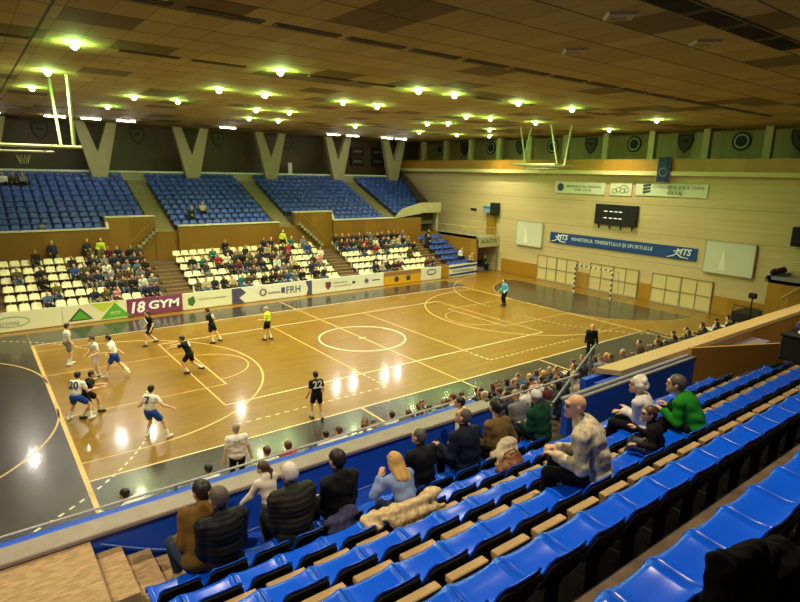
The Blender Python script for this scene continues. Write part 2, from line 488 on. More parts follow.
def sit(**k):
    """seated, origin on the seat pan"""
    s = k.get('s', 1.0)
    P = dict(pelvis=(0, .02, .11*s), lean=.18, curve=.07, handl=(-.12, .36, .21), handr=(.12, .36, .21), footl=(-.12, .47, -.33), footr=(.12, .47, -.33),
             kpolel=(-.2, .6, 1), kpoler=(.2, .6, 1))
    P.update(k); return P
def stand(**k):
    s = k.get('s', 1.0)
    P = dict(pelvis=(0, 0, .95*s), lean=.04, curve=.04, handl=(-.27*s, .08, .84*s), handr=(.27*s, .08, .84*s), footl=(-.11*s, 0, .09*s), footr=(.11*s, 0, .09*s))
    P.update(k); return P
W_JACKET = lambda m, **k: dict(dict(name='jacket', mat=m, on=(TORSO, HIPS, UARM, FARM), e=.02, clip={FARM: .93}, fold=.003, collar=True), **k)
W_TOP = lambda m, **k: dict(dict(name='shirt', mat=m, on=(TORSO, HIPS, UARM, FARM), e=.016, clip={FARM: .95}, fold=.003), **k)
W_TROUSERS = lambda m, **k: dict(dict(name='trousers', mat=m, on=(HIPS, THIGH, SHIN), e=.012, fold=.002), **k)
W_SHOES = lambda m: dict(name='shoe', mat=m, on=(SHOE,), e=.008)

# far spectators: one skin each, clothes as areas of it
_CROWD = {}
def crowd_mesh(kind, i):
    key = (kind, i)
    if key in _CROWD: return _CROWD[key]
    r = random.Random(77+i*13+len(kind))
    if kind == 'sit':
        P = sit(lean=r.uniform(.0, .35), look=r.uniform(-.5, .5), side=r.uniform(-.08, .08), nod=r.uniform(-.1, .25), s=r.uniform(.93, 1.05),
                handl=(-r.uniform(.03, .16), r.uniform(.25, .4), r.uniform(.2, .32)), handr=(r.uniform(.03, .16), r.uniform(.25, .4), r.uniform(.2, .32)))
    else:
        P = stand(handl=(-.26, .1+.05*i, .85), handr=(.2, .2, 1.0+.04*i), look=r.uniform(-.4, .4))
    J = skeleton(P)
    A = [grow(p, {TORSO: .022, UARM: .02, FARM: .016, HIPS: .015, THIGH: .012, SHIN: .012}.get(p['l'], 0)) for p in body_prims(P, J, True)]+head_prims(P, J, True)
    H = J['H']; hp = [ell(J['head']+H@np.array([0, -.03, .04]), (.084, .09, .085), LIP, H)]
    if i % 3 == 1: hp.append(cap(J['head']+H@np.array([0, -.06, 0]), J['head']+H@np.array([0, -.09, -.2]), .07, .05, LIP))
    V, F, lab = net(A+hp, .03, k=.02)
    slot = [0]*12
    for l in (TORSO, UARM, FARM): slot[l] = 1
    for l in (HIPS, THIGH, SHIN): slot[l] = 2
    slot[SHOE] = 3; slot[LIP] = 4; slot[HEAD] = 0
    me = bpy.data.meshes.new('person'); me.from_pydata(V.tolist(), [], F.tolist())
    for m in ('skin_light', 'cl_black', 'cl_charcoal', 'shoe_dark', 'hair_dark'): me.materials.append(_M[m])
    me.polygons.foreach_set('material_index', np.array([slot[l] for l in lab], np.int32)[F[:, 0]]); me.polygons.foreach_set('use_smooth', np.ones(len(F), bool))
    me.update(); _CROWD[key] = me
    return me
def crowd(kind, i, loc, yaw, top, legs, hairm, label, group, skin='skin_light'):
    o = bpy.data.objects.new('person', crowd_mesh(kind, i)); COL.objects.link(o); o.location = loc; o.rotation_euler = (0, 0, yaw)
    for j, m in enumerate((skin, top, legs, 'shoe_dark', hairm)):
        o.material_slots[j].link = 'OBJECT'; o.material_slots[j].material = _M[m]
    return tag(o, label, 'person', group)
# ---------------------------------------------------------------- materials of the hall
mat('eye_dark', '14100e', .3); mat('lip', '8a4a40', .5)
mat('skin_light', 'd0a27c', .55); mat('skin_tan', 'ad7850', .55)
mat('hair_dark', '1a1210', .5, var=.3, scale=60); mat('hair_brown', '4a2f1c', .5, var=.3, scale=60); mat('hair_grey', '8d867c', .6, var=.2, scale=60)
mat('hair_white', 'd8d0bf', .6, var=.12, scale=60); mat('hair_blonde', 'c39a55', .5, var=.35, scale=50, stretch=(6, 6, 1)); mat('hair_auburn', '5a3320', .5, var=.3, scale=60)
for n, c in dict(black='141414', charcoal='2b2c30', navy='1c2340', brown='4b3826', burgundy='5b1f2a', grey='74757a', beige='b6a482', white='dcdad2', red='a3262a', olive='5a5636', blue='2f4f8f', denim='47587a', teal='2d6a6c', orange='c86a20', pink='c07f8c', yellow='d2b82c').items():
    mat('cl_'+n, c, .85, var=.15, scale=20)
mat('shoe_dark', '181614', .6)
white_plastic = mat('white_plastic', 'e6ddb4', .42)
blue_plastic = mat('blue_plastic', '0455e0', .26, spec=.35)
far_blue = mat('far_blue_plastic', '2a489c', .45)
black_plastic = mat('black_plastic', '191817', .6, spec=.2)
dark_metal = mat('dark_metal', '1b1b1c', .5, .4)
grey_metal = mat('grey_metal', '8b8b88', .45, .5)
white_paint = mat('white_paint', 'e6e4d8', .5)
hoist_paint = mat('hoist_paint', 'b0b98c', .5)
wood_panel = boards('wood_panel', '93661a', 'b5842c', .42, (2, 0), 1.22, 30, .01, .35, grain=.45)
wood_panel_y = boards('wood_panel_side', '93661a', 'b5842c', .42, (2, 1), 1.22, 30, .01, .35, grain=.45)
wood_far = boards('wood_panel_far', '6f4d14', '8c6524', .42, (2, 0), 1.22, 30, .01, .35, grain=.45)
wood_near_lit = boards('wood_panel_near_lit', 'b9853a', 'd3a050', .42, (2, 0), 2.4, 30, .01, .2, grain=.45)  # panel wood lightened: light missing on the near panel is put into the colour
wood_dark = boards('dark_wood_panel', '43301c', '523c24', .5, (2, 0), .9, 30, .02, .5, grain=.4)
wood_pale_y = boards('pale_wood_panel', '8b7a42', '9c8a4e', .5, (2, 1), .6, 30, .02, .5, grain=.4)
beam_wood = boards('beam_wood', 'c9a86a', 'ddc088', .4, (0, 1), .34, 3.0, .006, .3, grain=.5)
concrete = mat('concrete', '8d8468', .8, var=.12, scale=3)
beige_paint = mat('beige_paint', 'a39a72', .7, var=.06, scale=2)
tread_dark = mat('tread_dark', '17130f', .8, var=.2, scale=10)
tread_brown = boards('tread_brown', '59452f', '66503a', .7, (0, 1), .4, 3, .02, .5)
carpet = mat('carpet', 'a58a63', .95, var=.28, scale=9, bump=.5, stretch=(1, 3, 1))
cap_stone = mat('cap_stone', '8f847a', .55, var=.1, scale=6)
blue_wall = mat('blue_wall_paint', '194fc8', .45)
grey_cap = mat('grey_cap', '83838c', .5, var=.06, scale=5)
rubber = mat('rubber', '0e0e0e', .8)

# ---------------------------------------------------------------- floor and court
court = boards('court_parquet', '674a00', '7e5d04', .32, (0, 1), .075, 1.6, .003, .25, coat=.3, grain=.35, spec=.3)
margin = boards('margin_parquet', '75520f', '8a661c', .3, (0, 1), .075, 1.6, .003, .25, coat=.2, spec=.3, grain=.25)
zone = boards('dark_parquet', '27211d', '302924', .26, (0, 1), .075, 1.6, .003, .25, coat=.3, grain=.25)
line_white = mat('line_white', 'd2c7a4', .4); line_yellow = mat('line_yellow', 'b8985a', .4)

fl = MB().box(-27, 22.3, -17, 11.8, -.2, 0); structure('floor', fl, margin)
def zslab(name, polys, z0, z1, m):
    b = MB()
    for p in polys: b.prism(p, z0, z1)
    o = b.build(name, m); o['kind'] = 'structure'; return o
def rect(x0, x1, y0, y1): return [(x0, y0), (x1, y0), (x1, y1), (x0, y1)]
zslab('floor_court', [rect(-14, 14, -7.5, 7.5)], .0005, .004, court)
D = [(14, -1.5)]
D += [(20-6*math.cos(t), 1.5+6*math.sin(t)) for t in [i*PI/2/24 for i in range(25)]]
D += [(20-6*math.cos(t), -1.5-6*math.sin(t)) for t in [i*PI/2/24 for i in range(24, 0, -1)]]
zslab('floor_dark_zone', [rect(-14, 14.6, 7.55, 9.95), rect(-14, 14.6, -9.95, -7.55), D[::-1], rect(-26, -14.05, -9.95, 9.95)], .0005, .0035, zone)
LB = [MB(), MB()]
def seg(a, b, w=.055, k=0, z=.0055):
    a = Vector((*a, 0)); b = Vector((*b, 0)); d = (b-a).normalized(); n = Vector((-d.y, d.x, 0))*w/2
    LB[k].prism([(p.x, p.y) for p in (a-n, b-n, b+n, a+n)], .0035, z)
def arc(c, r, t0, t1, w=.055, k=0, dash=None, n=48):
    if dash:
        L = abs(t1-t0)*r; m = int(L/(2*dash))
        for i in range(m):
            u0 = t0+(t1-t0)*(i/m); u1 = t0+(t1-t0)*((i+.5)/m)
            seg((c[0]+r*math.cos(u0), c[1]+r*math.sin(u0)), (c[0]+r*math.cos(u1), c[1]+r*math.sin(u1)), w, k)
        return
    P = [(c[0]+(r+s*w/2)*math.cos(t0+(t1-t0)*i/n), c[1]+(r+s*w/2)*math.sin(t0+(t1-t0)*i/n)) for s in (-1, 1) for i in range(n+1)]
    for i in range(n): LB[k].prism([P[i], P[n+1+i], P[n+2+i], P[i+1]] if t1 > t0 else [P[i], P[i+1], P[n+2+i], P[n+1+i]], .0035, .0055)
for s in (-1, 1):
    seg((-14, s*7.5), (14, s*7.5)); seg((s*14, -9.95), (s*14, 7.5), .13, 1)
    seg((s*14, s*1), (s*14, s*1.1), .13, 1)
    for x in (5,): seg((s*x, -7.5), (s*x, -9.95), .09, 1)
    # key, free-throw circle and three-point line
    seg((s*14, 2.45), (s*8.2, 2.45), .05, 1); seg((s*14, -2.45), (s*8.2, -2.45), .05, 1); seg((s*8.2, -2.45), (s*8.2, 2.45), .07, 1)
    c = (s*8.2, 0); arc(c, 1.8, -PI/2 if s < 0 else PI/2, PI/2 if s < 0 else 1.5*PI, .05, 1)
    c = (s*12.42, 0); arc(c, 6.3, -PI/2 if s < 0 else PI/2, PI/2 if s < 0 else 1.5*PI, .075, 1)
    seg((s*14, 6.3), (s*12.42, 6.3), .06, 1); seg((s*14, -6.3), (s*12.42, -6.3), .06, 1)
    # volleyball
    seg((s*3, -4.5), (s*3, 4.5), .06, 1); seg((s*9, -4.5), (s*9, 4.5), .06, 1)
    seg((-9, s*4.5), (9, s*4.5), .055)
    for i in range(5): seg((s*3, -4.6-i*.35), (s*3, -4.78-i*.35), .05)
    for i in range(18): seg((s*(3+i*.36), -6.3), (s*(3.18+i*.36), -6.3), .05)
    # handball goal area and nine-metre line
    for q in (-1, 1):
        b = (s*20, q*1.5)
        t0 = PI if s > 0 else 0; t1 = (PI-q*PI/2) if s > 0 else q*PI/2
        arc(b, 6, t0, t1, .06, 1); arc(b, 9, t0, t1+(.05 if (s > 0) == (q > 0) else -.05), .06, 0, .16)
    seg((s*20, -9.95), (s*20, 9.95), .06, 1)
seg((0, -9.95), (0, 9.95), .07, 1); seg((14.6, -9.95), (14.6, -7.6), .05, 1)
arc((0, 0), 2.25, 0, 2*PI, .08, n=72); seg((-.2, 0), (.2, 0), .1)
for k, n in ((0, line_white), (1, line_yellow)):
    o = LB[k].build('floor_line_markings', n); o['kind'] = 'structure'

# ---------------------------------------------------------------- ceiling
mc = bpy.data.materials.new('ceiling_boards'); mc.use_nodes = True
N = NT(mc); o3 = N.xyz(); bs = mc.node_tree.nodes['Principled BSDF']
ux = N.math('DIVIDE', N.math('ADD', o3[0], 100*.76+.03), .76); uy = N.math('DIVIDE', N.math('ADD', o3[1], 130+.65), 1.3)
cx, cy = N.math('FLOOR', ux), N.math('FLOOR', uy)
w1 = N.white(N.comb(cx, cy)); dark = N.math('LESS_THAN', N.white(N.comb(N.math('FLOOR', N.math('DIVIDE', cx, 2)), cy, 3.7)), .13)
fine = N.noise(N.comb(N.math('MULTIPLY', o3[0], 9), N.math('MULTIPLY', o3[1], 1.2)), 1.6, 4)
tone = N.math('ADD', N.math('MULTIPLY', w1, .6), N.math('MULTIPLY', fine, .4))
cc = N.mix(tone, lin('96844f'), lin('b3a268')); cc = N.mix(N.math('MULTIPLY', dark, .85), cc, lin('5f5030'))
gx = N.math('LESS_THAN', N.math('FRACT', ux), .03); gy = N.math('LESS_THAN', N.math('FRACT', uy), .035)
wide = N.math('LESS_THAN', N.math('FRACT', N.math('DIVIDE', N.math('ADD', o3[0], 90+13.97), 30)), .0022)
gg = N.math('MAXIMUM', N.math('MAXIMUM', N.math('MULTIPLY', gx, .55), gy), wide)
cc = N.mix(N.math('MULTIPLY', gg, .88), cc, (.008, .006, .003))
mc.node_tree.links.new(cc, bs.inputs['Base Color']); bs.inputs['Roughness'].default_value = .8; bs.inputs['Specular IOR Level'].default_value = .2
CZ = 11.62
structure('ceiling', MB().box(-28, 25.6, -30, 29, CZ, CZ+.3), mc)

# ---------------------------------------------------------------- end wall with the cornice and the gallery behind it
plank = bpy.data.materials.new('wall_planks'); plank.use_nodes = True
N = NT(plank); o3 = N.xyz(); bs = plank.node_tree.nodes['Principled BSDF']
r_ = N.math('FLOOR', N.math('DIVIDE', o3[2], .16)); w1 = N.white(N.comb(r_, 0.0)); w2 = N.white(N.comb(N.math('FLOOR', N.math('DIVIDE', o3[1], 3.7)), r_))
cc = N.mix(N.math('ADD', N.math('MULTIPLY', w1, .5), N.math('MULTIPLY', w2, .5)), lin('c6ab82'), lin('d0b890'))
e = N.math('LESS_THAN', N.math('FRACT', N.math('DIVIDE', o3[2], .16)), .09); cc = N.mix(N.math('MULTIPLY', e, .35), cc, lin('8a7650'))
s1 = N.math('LESS_THAN', N.math('FRACT', N.math('DIVIDE', N.math('ADD', o3[2], -.78+.0), 1.96)), .018); cc = N.mix(N.math('MULTIPLY', s1, .6), cc, lin('6a5838'))
plank.node_tree.links.new(cc, bs.inputs['Base Color']); bs.inputs['Roughness'].default_value = .5
structure('wall_right', MB().box(22, 22.3, -26, 27.3, 0, 8.65), plank)
b = MB()
for y0, y1 in ((6.75, 10.8), (1.65, 2.7), (-3.4, -2.45), (-11.4, -7.6)): b.box(21.96, 22, y0, y1, .02, 1.2)
structure('baseboard_right', b, wood_panel_y)
structure('trim_cornice', MB().box(21.45, 22.6, -26, 26.8, 8.65, 8.93), mat('cornice_paint', 'cfc290', .6))
structure('wall_gallery_front', MB().box(21.6, 21.8, -26, 26.5, 8.93, 9.72), wood_panel_y)
structure('floor_gallery', MB().box(22.0, 25.5, -26, 27.3, 8.66, 8.92), concrete)
structure('wall_gallery_back', MB().box(25.2, 25.5, -26, 27.3, 8.9, CZ), wood_pale_y)
for y in (-12.8, -9.2, -5.6, -1.9, 1.7, 5.3, 8.87, 12.4, 16.0, 19.5, 23.0):
    structure('gallery_column', MB().cbox(22.45, 22.85, y-.22, y+.22, 8.92, CZ, .02), beige_paint)
# ---------------------------------------------------------------- far stand
FY, FZ = 11.0, .2
def lower_floor(k): return .52+.355*k
b = MB()
for k in range(6):
    y0 = 11.12+.8*k; b.box(-27, 19.4, y0, 16.6, lower_floor(k-1) if k else 0, lower_floor(k))
structure('floor_far_lower_terrace', b, tread_brown)
def upper_floor(k): return 4.2+.31*k
b = MB()
for k in range(11):
    y0 = 16.75+.72*k; b.box(-27, 18.9+.3*k, y0, 25.4, upper_floor(k-1) if k else 3.9, upper_floor(k))
structure('floor_far_upper_terrace', b, mat('upper_tread', '4a4130', .8, var=.15, scale=3))
# wood wall between the tiers, with its two raised stair bays
b = MB(); WZ = 4.55
b.box(-27, -8.7, 16.45, 16.7, 2.2, WZ); b.box(-4.3, 3.2, 16.45, 16.7, 2.2, WZ); b.box(8.0, 17.2, 16.45, 16.7, 2.2, WZ); b.box(17.2, 19.5, 16.45, 16.7, 2.2, 3.2)
b.box(-5.75, -4.3, 16.66, 16.9, 2.2, 4.21); b.box(3.2, 4.7, 16.66, 16.9, 2.2, 4.21)
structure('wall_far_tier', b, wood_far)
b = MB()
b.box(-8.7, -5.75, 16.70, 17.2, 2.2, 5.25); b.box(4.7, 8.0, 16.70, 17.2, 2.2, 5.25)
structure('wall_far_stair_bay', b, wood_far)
b = MB()
for x0, x1, z in ((-27, -8.6, WZ), (-4.3, 3.2, WZ), (8.0, 14.2, WZ)): b.box(x0, x1, 16.38, 16.78, z, z+.09)
for x0, x1 in ((-8.75, -5.7), (4.65, 8.05)): b.box(x0, x1, 16.7, 17.2, 5.25, 5.33)
for x in (-8.66, 8.04): b.prism([(16.38, WZ), (16.78, WZ), (17.2, 5.33), (16.95, 5.33)], x-.07, x+.07, None, 'x')
structure('trim_far_tier_cap', b, mat('tier_cap_paint', 'c9c2ac', .6))
def flight(name, x0, x1, z0, z1, y0, y1, n, m):
    b = MB()
    for i in range(n):
        a = x0+(x1-x0)*i/n; c = x0+(x1-x0)*(i+1)/n
        b.box(min(a, c), max(a, c), y0, y1, z0+(z1-z0)*i/n-.0, z0+(z1-z0)*(i+1)/n)
    return structure(name, b, m)
flight('floor_far_stair', -7.6, -5.6, 2.55, 4.5, 16.4, 16.69, 9, concrete)
flight('floor_far_stair', 7.0, 4.8, 2.55, 4.5, 16.4, 16.69, 9, concrete)
# aisles
b = MB()
for x0, x1 in ((-6.4, -5.0), (6.1, 7.4), (14.9, 16.2), (-16.0, -14.75)):
    for k in range(6):
        y0 = 11.12+.8*k; z = lower_floor(k)
        b.box(x0, x1, y0-.38, y0+.02, z-.355, z-.178); b.box(x0, x1, y0, y0+.4, z, z+.012)
structure('floor_lower_aisle_steps', b, mat('aisle_brown', '6b5032', .75, var=.12, scale=6))
b = MB()
for x0, x1 in ((-5.7, -4.4), (3.35, 4.6), (13.85, 15.1)):
    for k in range(11):
        y0 = 16.8+.72*k; z = upper_floor(k); b.box(x0, x1, y0-.08, y0+.7, z-.31, z+.015); b.box(x0, x1, y0+.34, y0+.7, z+.015, z+.16)
structure('floor_upper_aisle_steps', b, mat('aisle_tan', '857654', .75, var=.12, scale=6))
structure('wall_far_back', MB().box(-28, 25.5, 27.0, 27.3, 3, CZ), wood_dark)
structure('floor_far_walkway', MB().box(-27, 25, 24.6, 27.0, 6.9, 7.25), concrete)
structure('trim_back_rail_wall', MB().box(-27, 20.2, 24.75, 24.9, 7.2, 8.05), beige_paint)
structure('trim_back_rail_cap', MB().box(-27, 20.2, 24.66, 24.99, 8.05, 8.17), mat('white_cap', 'dfe3da', .5))
for i, x in enumerate((-14.35, -7.5, -.64, 6.24, 13.12, 19.7)):
    b = MB()
    for s in (-1, 1):
        b.prism([(x, 7.2), (x+s*.4, 7.2), (x+s*1.42, CZ), (x+s*.74, CZ), (x, 9.5)][::s], 24.12, 24.6, None, 'y')
    structure('far_wall_column', b, beige_paint)
# upper right end: beige box over the exit, sloped parapet, and the stair wall up the end of the seats
b = MB(); b.box(17.2, 19.5, 16.4, 16.75, 4.95, 5.85); b.box(19.3, 19.5, 16.75, 17.4, 3.2, 5.85)
b.prism([(14.3, WZ), (17.25, WZ+.35), (17.25, 5.85), (15.1, 5.3)], 16.42, 16.72, None, 'y')
structure('wall_far_exit_box', b, beige_paint)
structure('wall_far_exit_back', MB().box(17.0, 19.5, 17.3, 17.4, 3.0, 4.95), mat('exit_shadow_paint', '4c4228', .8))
b = MB()
b.add([(x+dx, y, z) for dx in (0, .16) for x, y, z in ((18.95, 17.5, 4.2), (18.95, 17.5, 5.75), (21.2, 25.2, 8.75), (21.2, 25.2, 7.2))], [(0, 1, 2, 3), (7, 6, 5, 4), (0, 4, 5, 1), (1, 5, 6, 2), (2, 6, 7, 3), (3, 7, 4, 0)])
structure('wall_far_stand_end', b, mat('brown_paint', '5a4228', .6))

# ---------------------------------------------------------------- balconies at the ends of the side stands (mirror pair)
for s in (1, -1):
    def bx(b, x0, x1, y0, y1, z0, z1): b.box(x0, x1, min(s*y0, s*y1), max(s*y0, s*y1), z0, z1)
    b = MB(); bx(b, 19.4, 19.65, 11.5, 20 if s > 0 else 16.6, 0, 3.15)
    structure('wall_balcony_side', b, wood_panel_y)
    b = MB(); bx(b, 19.4, 22, 11.3, 24, 2.95, 3.15); structure('floor_balcony', b, concrete)
    if s > 0: b = MB(); bx(b, 19.65, 22, 15.2, 15.4, 0, 2.95); structure('wall_balcony_recess', b, beige_paint)
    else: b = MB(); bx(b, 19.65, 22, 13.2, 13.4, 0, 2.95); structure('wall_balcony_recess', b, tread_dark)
b = MB(); b.box(19.3, 19.75, -16.6, -11.4, 3.15, 3.3); b.box(19.3, 22, -11.65, -11.35, 3.15, 3.3)
structure('trim_balcony_counter', b, grey_cap)

# ---------------------------------------------------------------- near stand
def row_y(i): return -18.55-.8*i
def pan_z(i): return 4.15+.385*i
WALK = 3.73
b = MB()
b.box(-8.6, 22, -18.45, -17.80, 3.3, WALK)
for i in range(1, 9):
    y0 = row_y(i)+.62
    if i == 6: y0 -= .1
    b.box(-27, 22, -31, y0, 2.5, pan_z(i)-.42)
structure('floor_near_terrace', b, tread_dark)
structure('floor_front_walkway', MB().box(-14.2, -8.6, -18.3, -17.28, 3.3, WALK+.005), mat('blue_lino', '1a4cc4', .5))
b = MB()
for i in (5, 6, 7):
    y0 = row_y(i)+.55; b.box(-14.9, 22, y0-.8, y0+.05, pan_z(i)-.419, pan_z(i)-.405)
structure('floor_near_walkway', b, mat('worn_boards', '5d4a34', .8, var=.45, scale=4, bump=.3))
# carpeted landing and the steps down to the front row
structure('floor_landing', MB().box(-27, -15.1, -21.5, -17.29, 3.2, 4.37), carpet)
b = MB()
for i in range(3): b.box(-15.1+.3*i, -14.8+.3*i, -18.25, -17.33, 3.3, 4.21-.16*i)
structure('floor_landing_steps', b, carpet)
structure('wall_front_parapet', MB().box(-15.12, -8.6, -17.28, -17.05, 2.4, 4.38), blue_wall)
structure('trim_parapet_cap', MB().cbox(-27, -8.6, -17.31, -16.98, 4.38, 4.44, .012), cap_stone)
structure('wall_landing_front', MB().box(-27, -15.12, -17.29, -17.05, 2.4, 4.38), blue_wall)
structure('trim_parapet_blue_rail', MB().cbox(-27, -8.6, -16.97, -16.72, 4.27, 4.36, .012), blue_wall)
structure('wall_stand_fascia', MB().box(-27, -8.6, -16.9, -16.76, 2.4, 4.2).box(-2.9, 19.3, -17.0, -16.86, 2.4, 4.15), wood_panel)
structure('wall_stand_fascia', MB().box(-5.4, -2.9, -17.0, -16.86, 2.4, 4.15), blue_wall)
# stair void and inner parapet on its right
structure('wall_void_parapet', MB().box(-7.3, -2.55, -17.95, -17.8, 3.2, 4.38), blue_wall)
b = MB(); b.cbox(-7.3, -2.5, -17.96, -17.88, 4.38, 4.43, .01); b.cbox(-7.3, -2.5, -17.84, -17.74, 4.4, 4.45, .01); b.box(-7.3, -2.5, -17.9, -17.8, 4.37, 4.4)
structure('trim_void_parapet_cap', b, grey_cap)
structure('wall_void_inner', MB().box(-5.4, -2.9, -17.28, -17.2, 3.2, 4.15), blue_wall)
structure('floor_void_ledge', MB().box(-5.4, 2.4, -17.78, -17.3, 3.2, 3.95), grey_cap)
structure('wall_beam_face', MB().box(-2.9, 19.3, -17.28, -17.2, 3.0, 4.16), wood_panel)
structure('trim_wood_beam', MB().prism([(-4.55, -17.3), (19.3, -17.3), (19.3, -16.86), (-4.85, -16.86)], 4.16, 4.28), beam_wood)
structure('wall_beam_panel', MB().prism([(-2.6, -17.79), (-.15, -18.9), (-.15, -18.98), (-2.6, -17.87)], 3.3, 4.62), wood_near_lit)
b = MB()
for k in range(6):
    y0 = -11.35-.8*k; b.box(-27, 19.3, -16.76, y0, lower_floor(k-1) if k else 0, lower_floor(k))
structure('floor_near_lower_terrace', b, tread_brown)
# ---------------------------------------------------------------- lamps
glow = mat('lamp_glow', 'ffffff', .5, emit='fff0b8', power=400)
green_glow = mat('added_green_glow', 'ffffff', .5, emit='92ff6c', power=1900)
lamp_rim = mat('lamp_rim', '4b4536', .6)
LAMPS = [(-13, -5.9), (-13, -.1), (-13, 5.3), (-9.1, 11.1), (-9.05, 5.35), (-7.1, 5.35), (-7.05, -.05), (-7.15, -5.9), (-5.05, 0), (-2.7, 6.4), (-.95, 6.0), (-.95, 11.6), (1.0, 11.5), (-1.35, -.3), (.65, -.15),
         (6.5, 10.9), (-1.3, -5.75), (.5, -5.85), (9.4, 4.5), (8.5, 5.5), (6.9, .2), (8.6, 0), (14.6, 5.9), (17.0, 11.9), (12.95, 11.8), (4.2, -5.95), (7.7, -6.2), (12.15, -.3), (19.3, -.6), (15.2, -6.25), (19.4, 10.6)]
rows_txt = {-6: 'near row', 0: 'second row', 6: 'third row', 11: 'far row'}
def lamp_row(y): return min(rows_txt, key=lambda r: abs(r-y))
cnt = {}
proto = None
SPOTS = []
for x, y in sorted(LAMPS):
    r = lamp_row(y); cnt[r] = cnt.get(r, 0)+1
    lab = f'bright ceiling lamp, {ORD[cnt[r]-1]} from the left in the {rows_txt[r]}'
    if proto is None:
        proto = empty('ceiling_lamp', (x, y, CZ), 0, lab, 'ceiling lamp', 'round lamps in the ceiling')
        MB().lathe([(.03, 0), (.03, -.1)]).build('housing', lamp_rim, proto, True)
        MB().lathe([(.03, -.09), (.09, -.085), (.095, -.095)]).build('added_glow_ring', green_glow, proto)  # green glowing ring added only to throw a green pool onto the ceiling
        MB().lathe([(0, -.1), (.05, -.1), (.065, -.105), (.062, -.135), (.04, -.16), (0, -.165)]).build('bulb', glow, proto, True)
    else:
        c = copy_tree(proto); c.location = (x, y, CZ); tag(c, lab, 'ceiling lamp', 'round lamps in the ceiling')
SL = bpy.data.lights.new('lamp_and_fill_beam', 'SPOT'); SL.energy = 1350; SL.color = (1, .84, .58); SL.spot_size = math.radians(140); SL.spot_blend = .9; SL.shadow_soft_size = .11
for x, y in LAMPS+[(-16.5, 2.5), (-19, -6), (-19, 5.5), (-13, -13), (-5, -13.5), (2.5, -14.3), (4.5, -20.8), (-19, -13), (-10, -20.5), (-17.5, -20)]:  # extra spots lack lamp bodies; the rightmost is added to brighten the wood panel
    o = bpy.data.objects.new('lamp_and_fill_beam', SL); COL.objects.link(o); o.location = (x, y, CZ-.24)
SPOT = SL
# fluorescent battens over the far walkway
tube_glow = mat('tube_glow', 'ffffff', .5, emit='fff2ea', power=60)
p0 = None
for i, x in enumerate((-14.0, -10.5, -8.45, -6.3, .85, 10.15, 12.05, 15.8, 17.4)):
    lab = f'glowing fluorescent batten over the far upper seats, {ORD[i]} from left'
    if p0 is None:
        p0 = empty('fluorescent_light', (x, 20, CZ), 0, lab, 'fluorescent light', 'battens over the far upper seats')
        MB().box(-.6, .6, -.12, .12, -.07, 0).build('housing', white_paint, p0); MB().cbox(-.58, .58, -.1, .1, -.13, -.07, .02).build('tube', tube_glow, p0)
    else: c = copy_tree(p0); c.location = (x, 20, CZ); tag(c, lab)
FL = bpy.data.lights.new('batten_flood', 'SPOT'); FL.energy = 480; FL.color = (1, .93, .8); FL.spot_size = math.radians(75); FL.spot_blend = .5; FL.shadow_soft_size = .22
for x in (-14.0, -10.5, -8.45, -6.3, .85, 10.15, 12.05, 15.8, 17.4):
    o = bpy.data.objects.new('batten_flood', FL); COL.objects.link(o); o.location = (x, 19.75, CZ-.3)
    o.rotation_euler = (Vector((x*.6-2, -2, 0))-o.location).to_track_quat('-Z', 'Y').to_euler()
# ceiling vents
def vent(L, W, n):
    t = empty('ceiling_vent'); f = MB()
    f.box(-L/2, L/2, -W/2, -W/2+.03, -.035, 0); f.box(-L/2, L/2, W/2-.03, W/2, -.035, 0); f.box(-L/2, -L/2+.03, -W/2, W/2, -.035, 0); f.box(L/2-.03, L/2, -W/2, W/2, -.035, 0)
    f.build('frame', mat('vent_frame', '6a5a3a', .6), t)
    l = MB()
    for i in range(n):
        y = -W/2+.03+(W-.06)*(i+.5)/n; l.box(-L/2+.03, L/2-.03, y-.008, y+.008, -.03, -.004, None)
    l.build('louvres', mat('vent_louvre', '3a3730', .6), t)
    MB().box(-L/2+.03, L/2-.03, -W/2+.03, W/2-.03, -.004, -.001).build('backing', rubber, t)
    return t
va = None
for nm, xs, y, L, W, n in (('long slotted ceiling vent, near strip', [-12.9+1.92*i for i in range(16)], -11.35, 1.66, .26, 5),
                           ('narrow slotted ceiling vent, strip between lamp rows', [-11.1, -9.1, -5.2, -3.3, -14.8, 2.5, 4.6, 10.2], -5.75, 1.66, .22, 4),
                           ('wide dark louvred ceiling vent', [-6.8, -5.02, -3.4, -1.75, -.15], -17.82, 1.5, .62, 8)):
    va = None
    for i, x in enumerate(sorted(xs)):
        lab = f'{nm}, {ORD[i]} from the left'
        if va is None: va = vent(L, W, n); v = va
        else: v = copy_tree(va)
        v.location = (x, y, CZ); tag(v, lab, 'ceiling vent', nm.split(',')[0]+'s')
for i, (x, y) in enumerate(((-5.0, -16.7), (-2.9, -14.1), (-1.5, -16.7))):
    t = empty('ceiling_diffuser', (x, y, CZ), 0, f'small square ceiling diffuser with pale rim, {ORD[i]} from the left', 'ceiling diffuser', 'square ceiling diffusers')
    MB().lathe([(.0, -.03), (.12, -.03), (.2, -.01), (.3, -.05), (.36, -.05), (.42, 0)], n=4).build('rings', mat('diffuser_paint', '9a8d6c', .6), t)
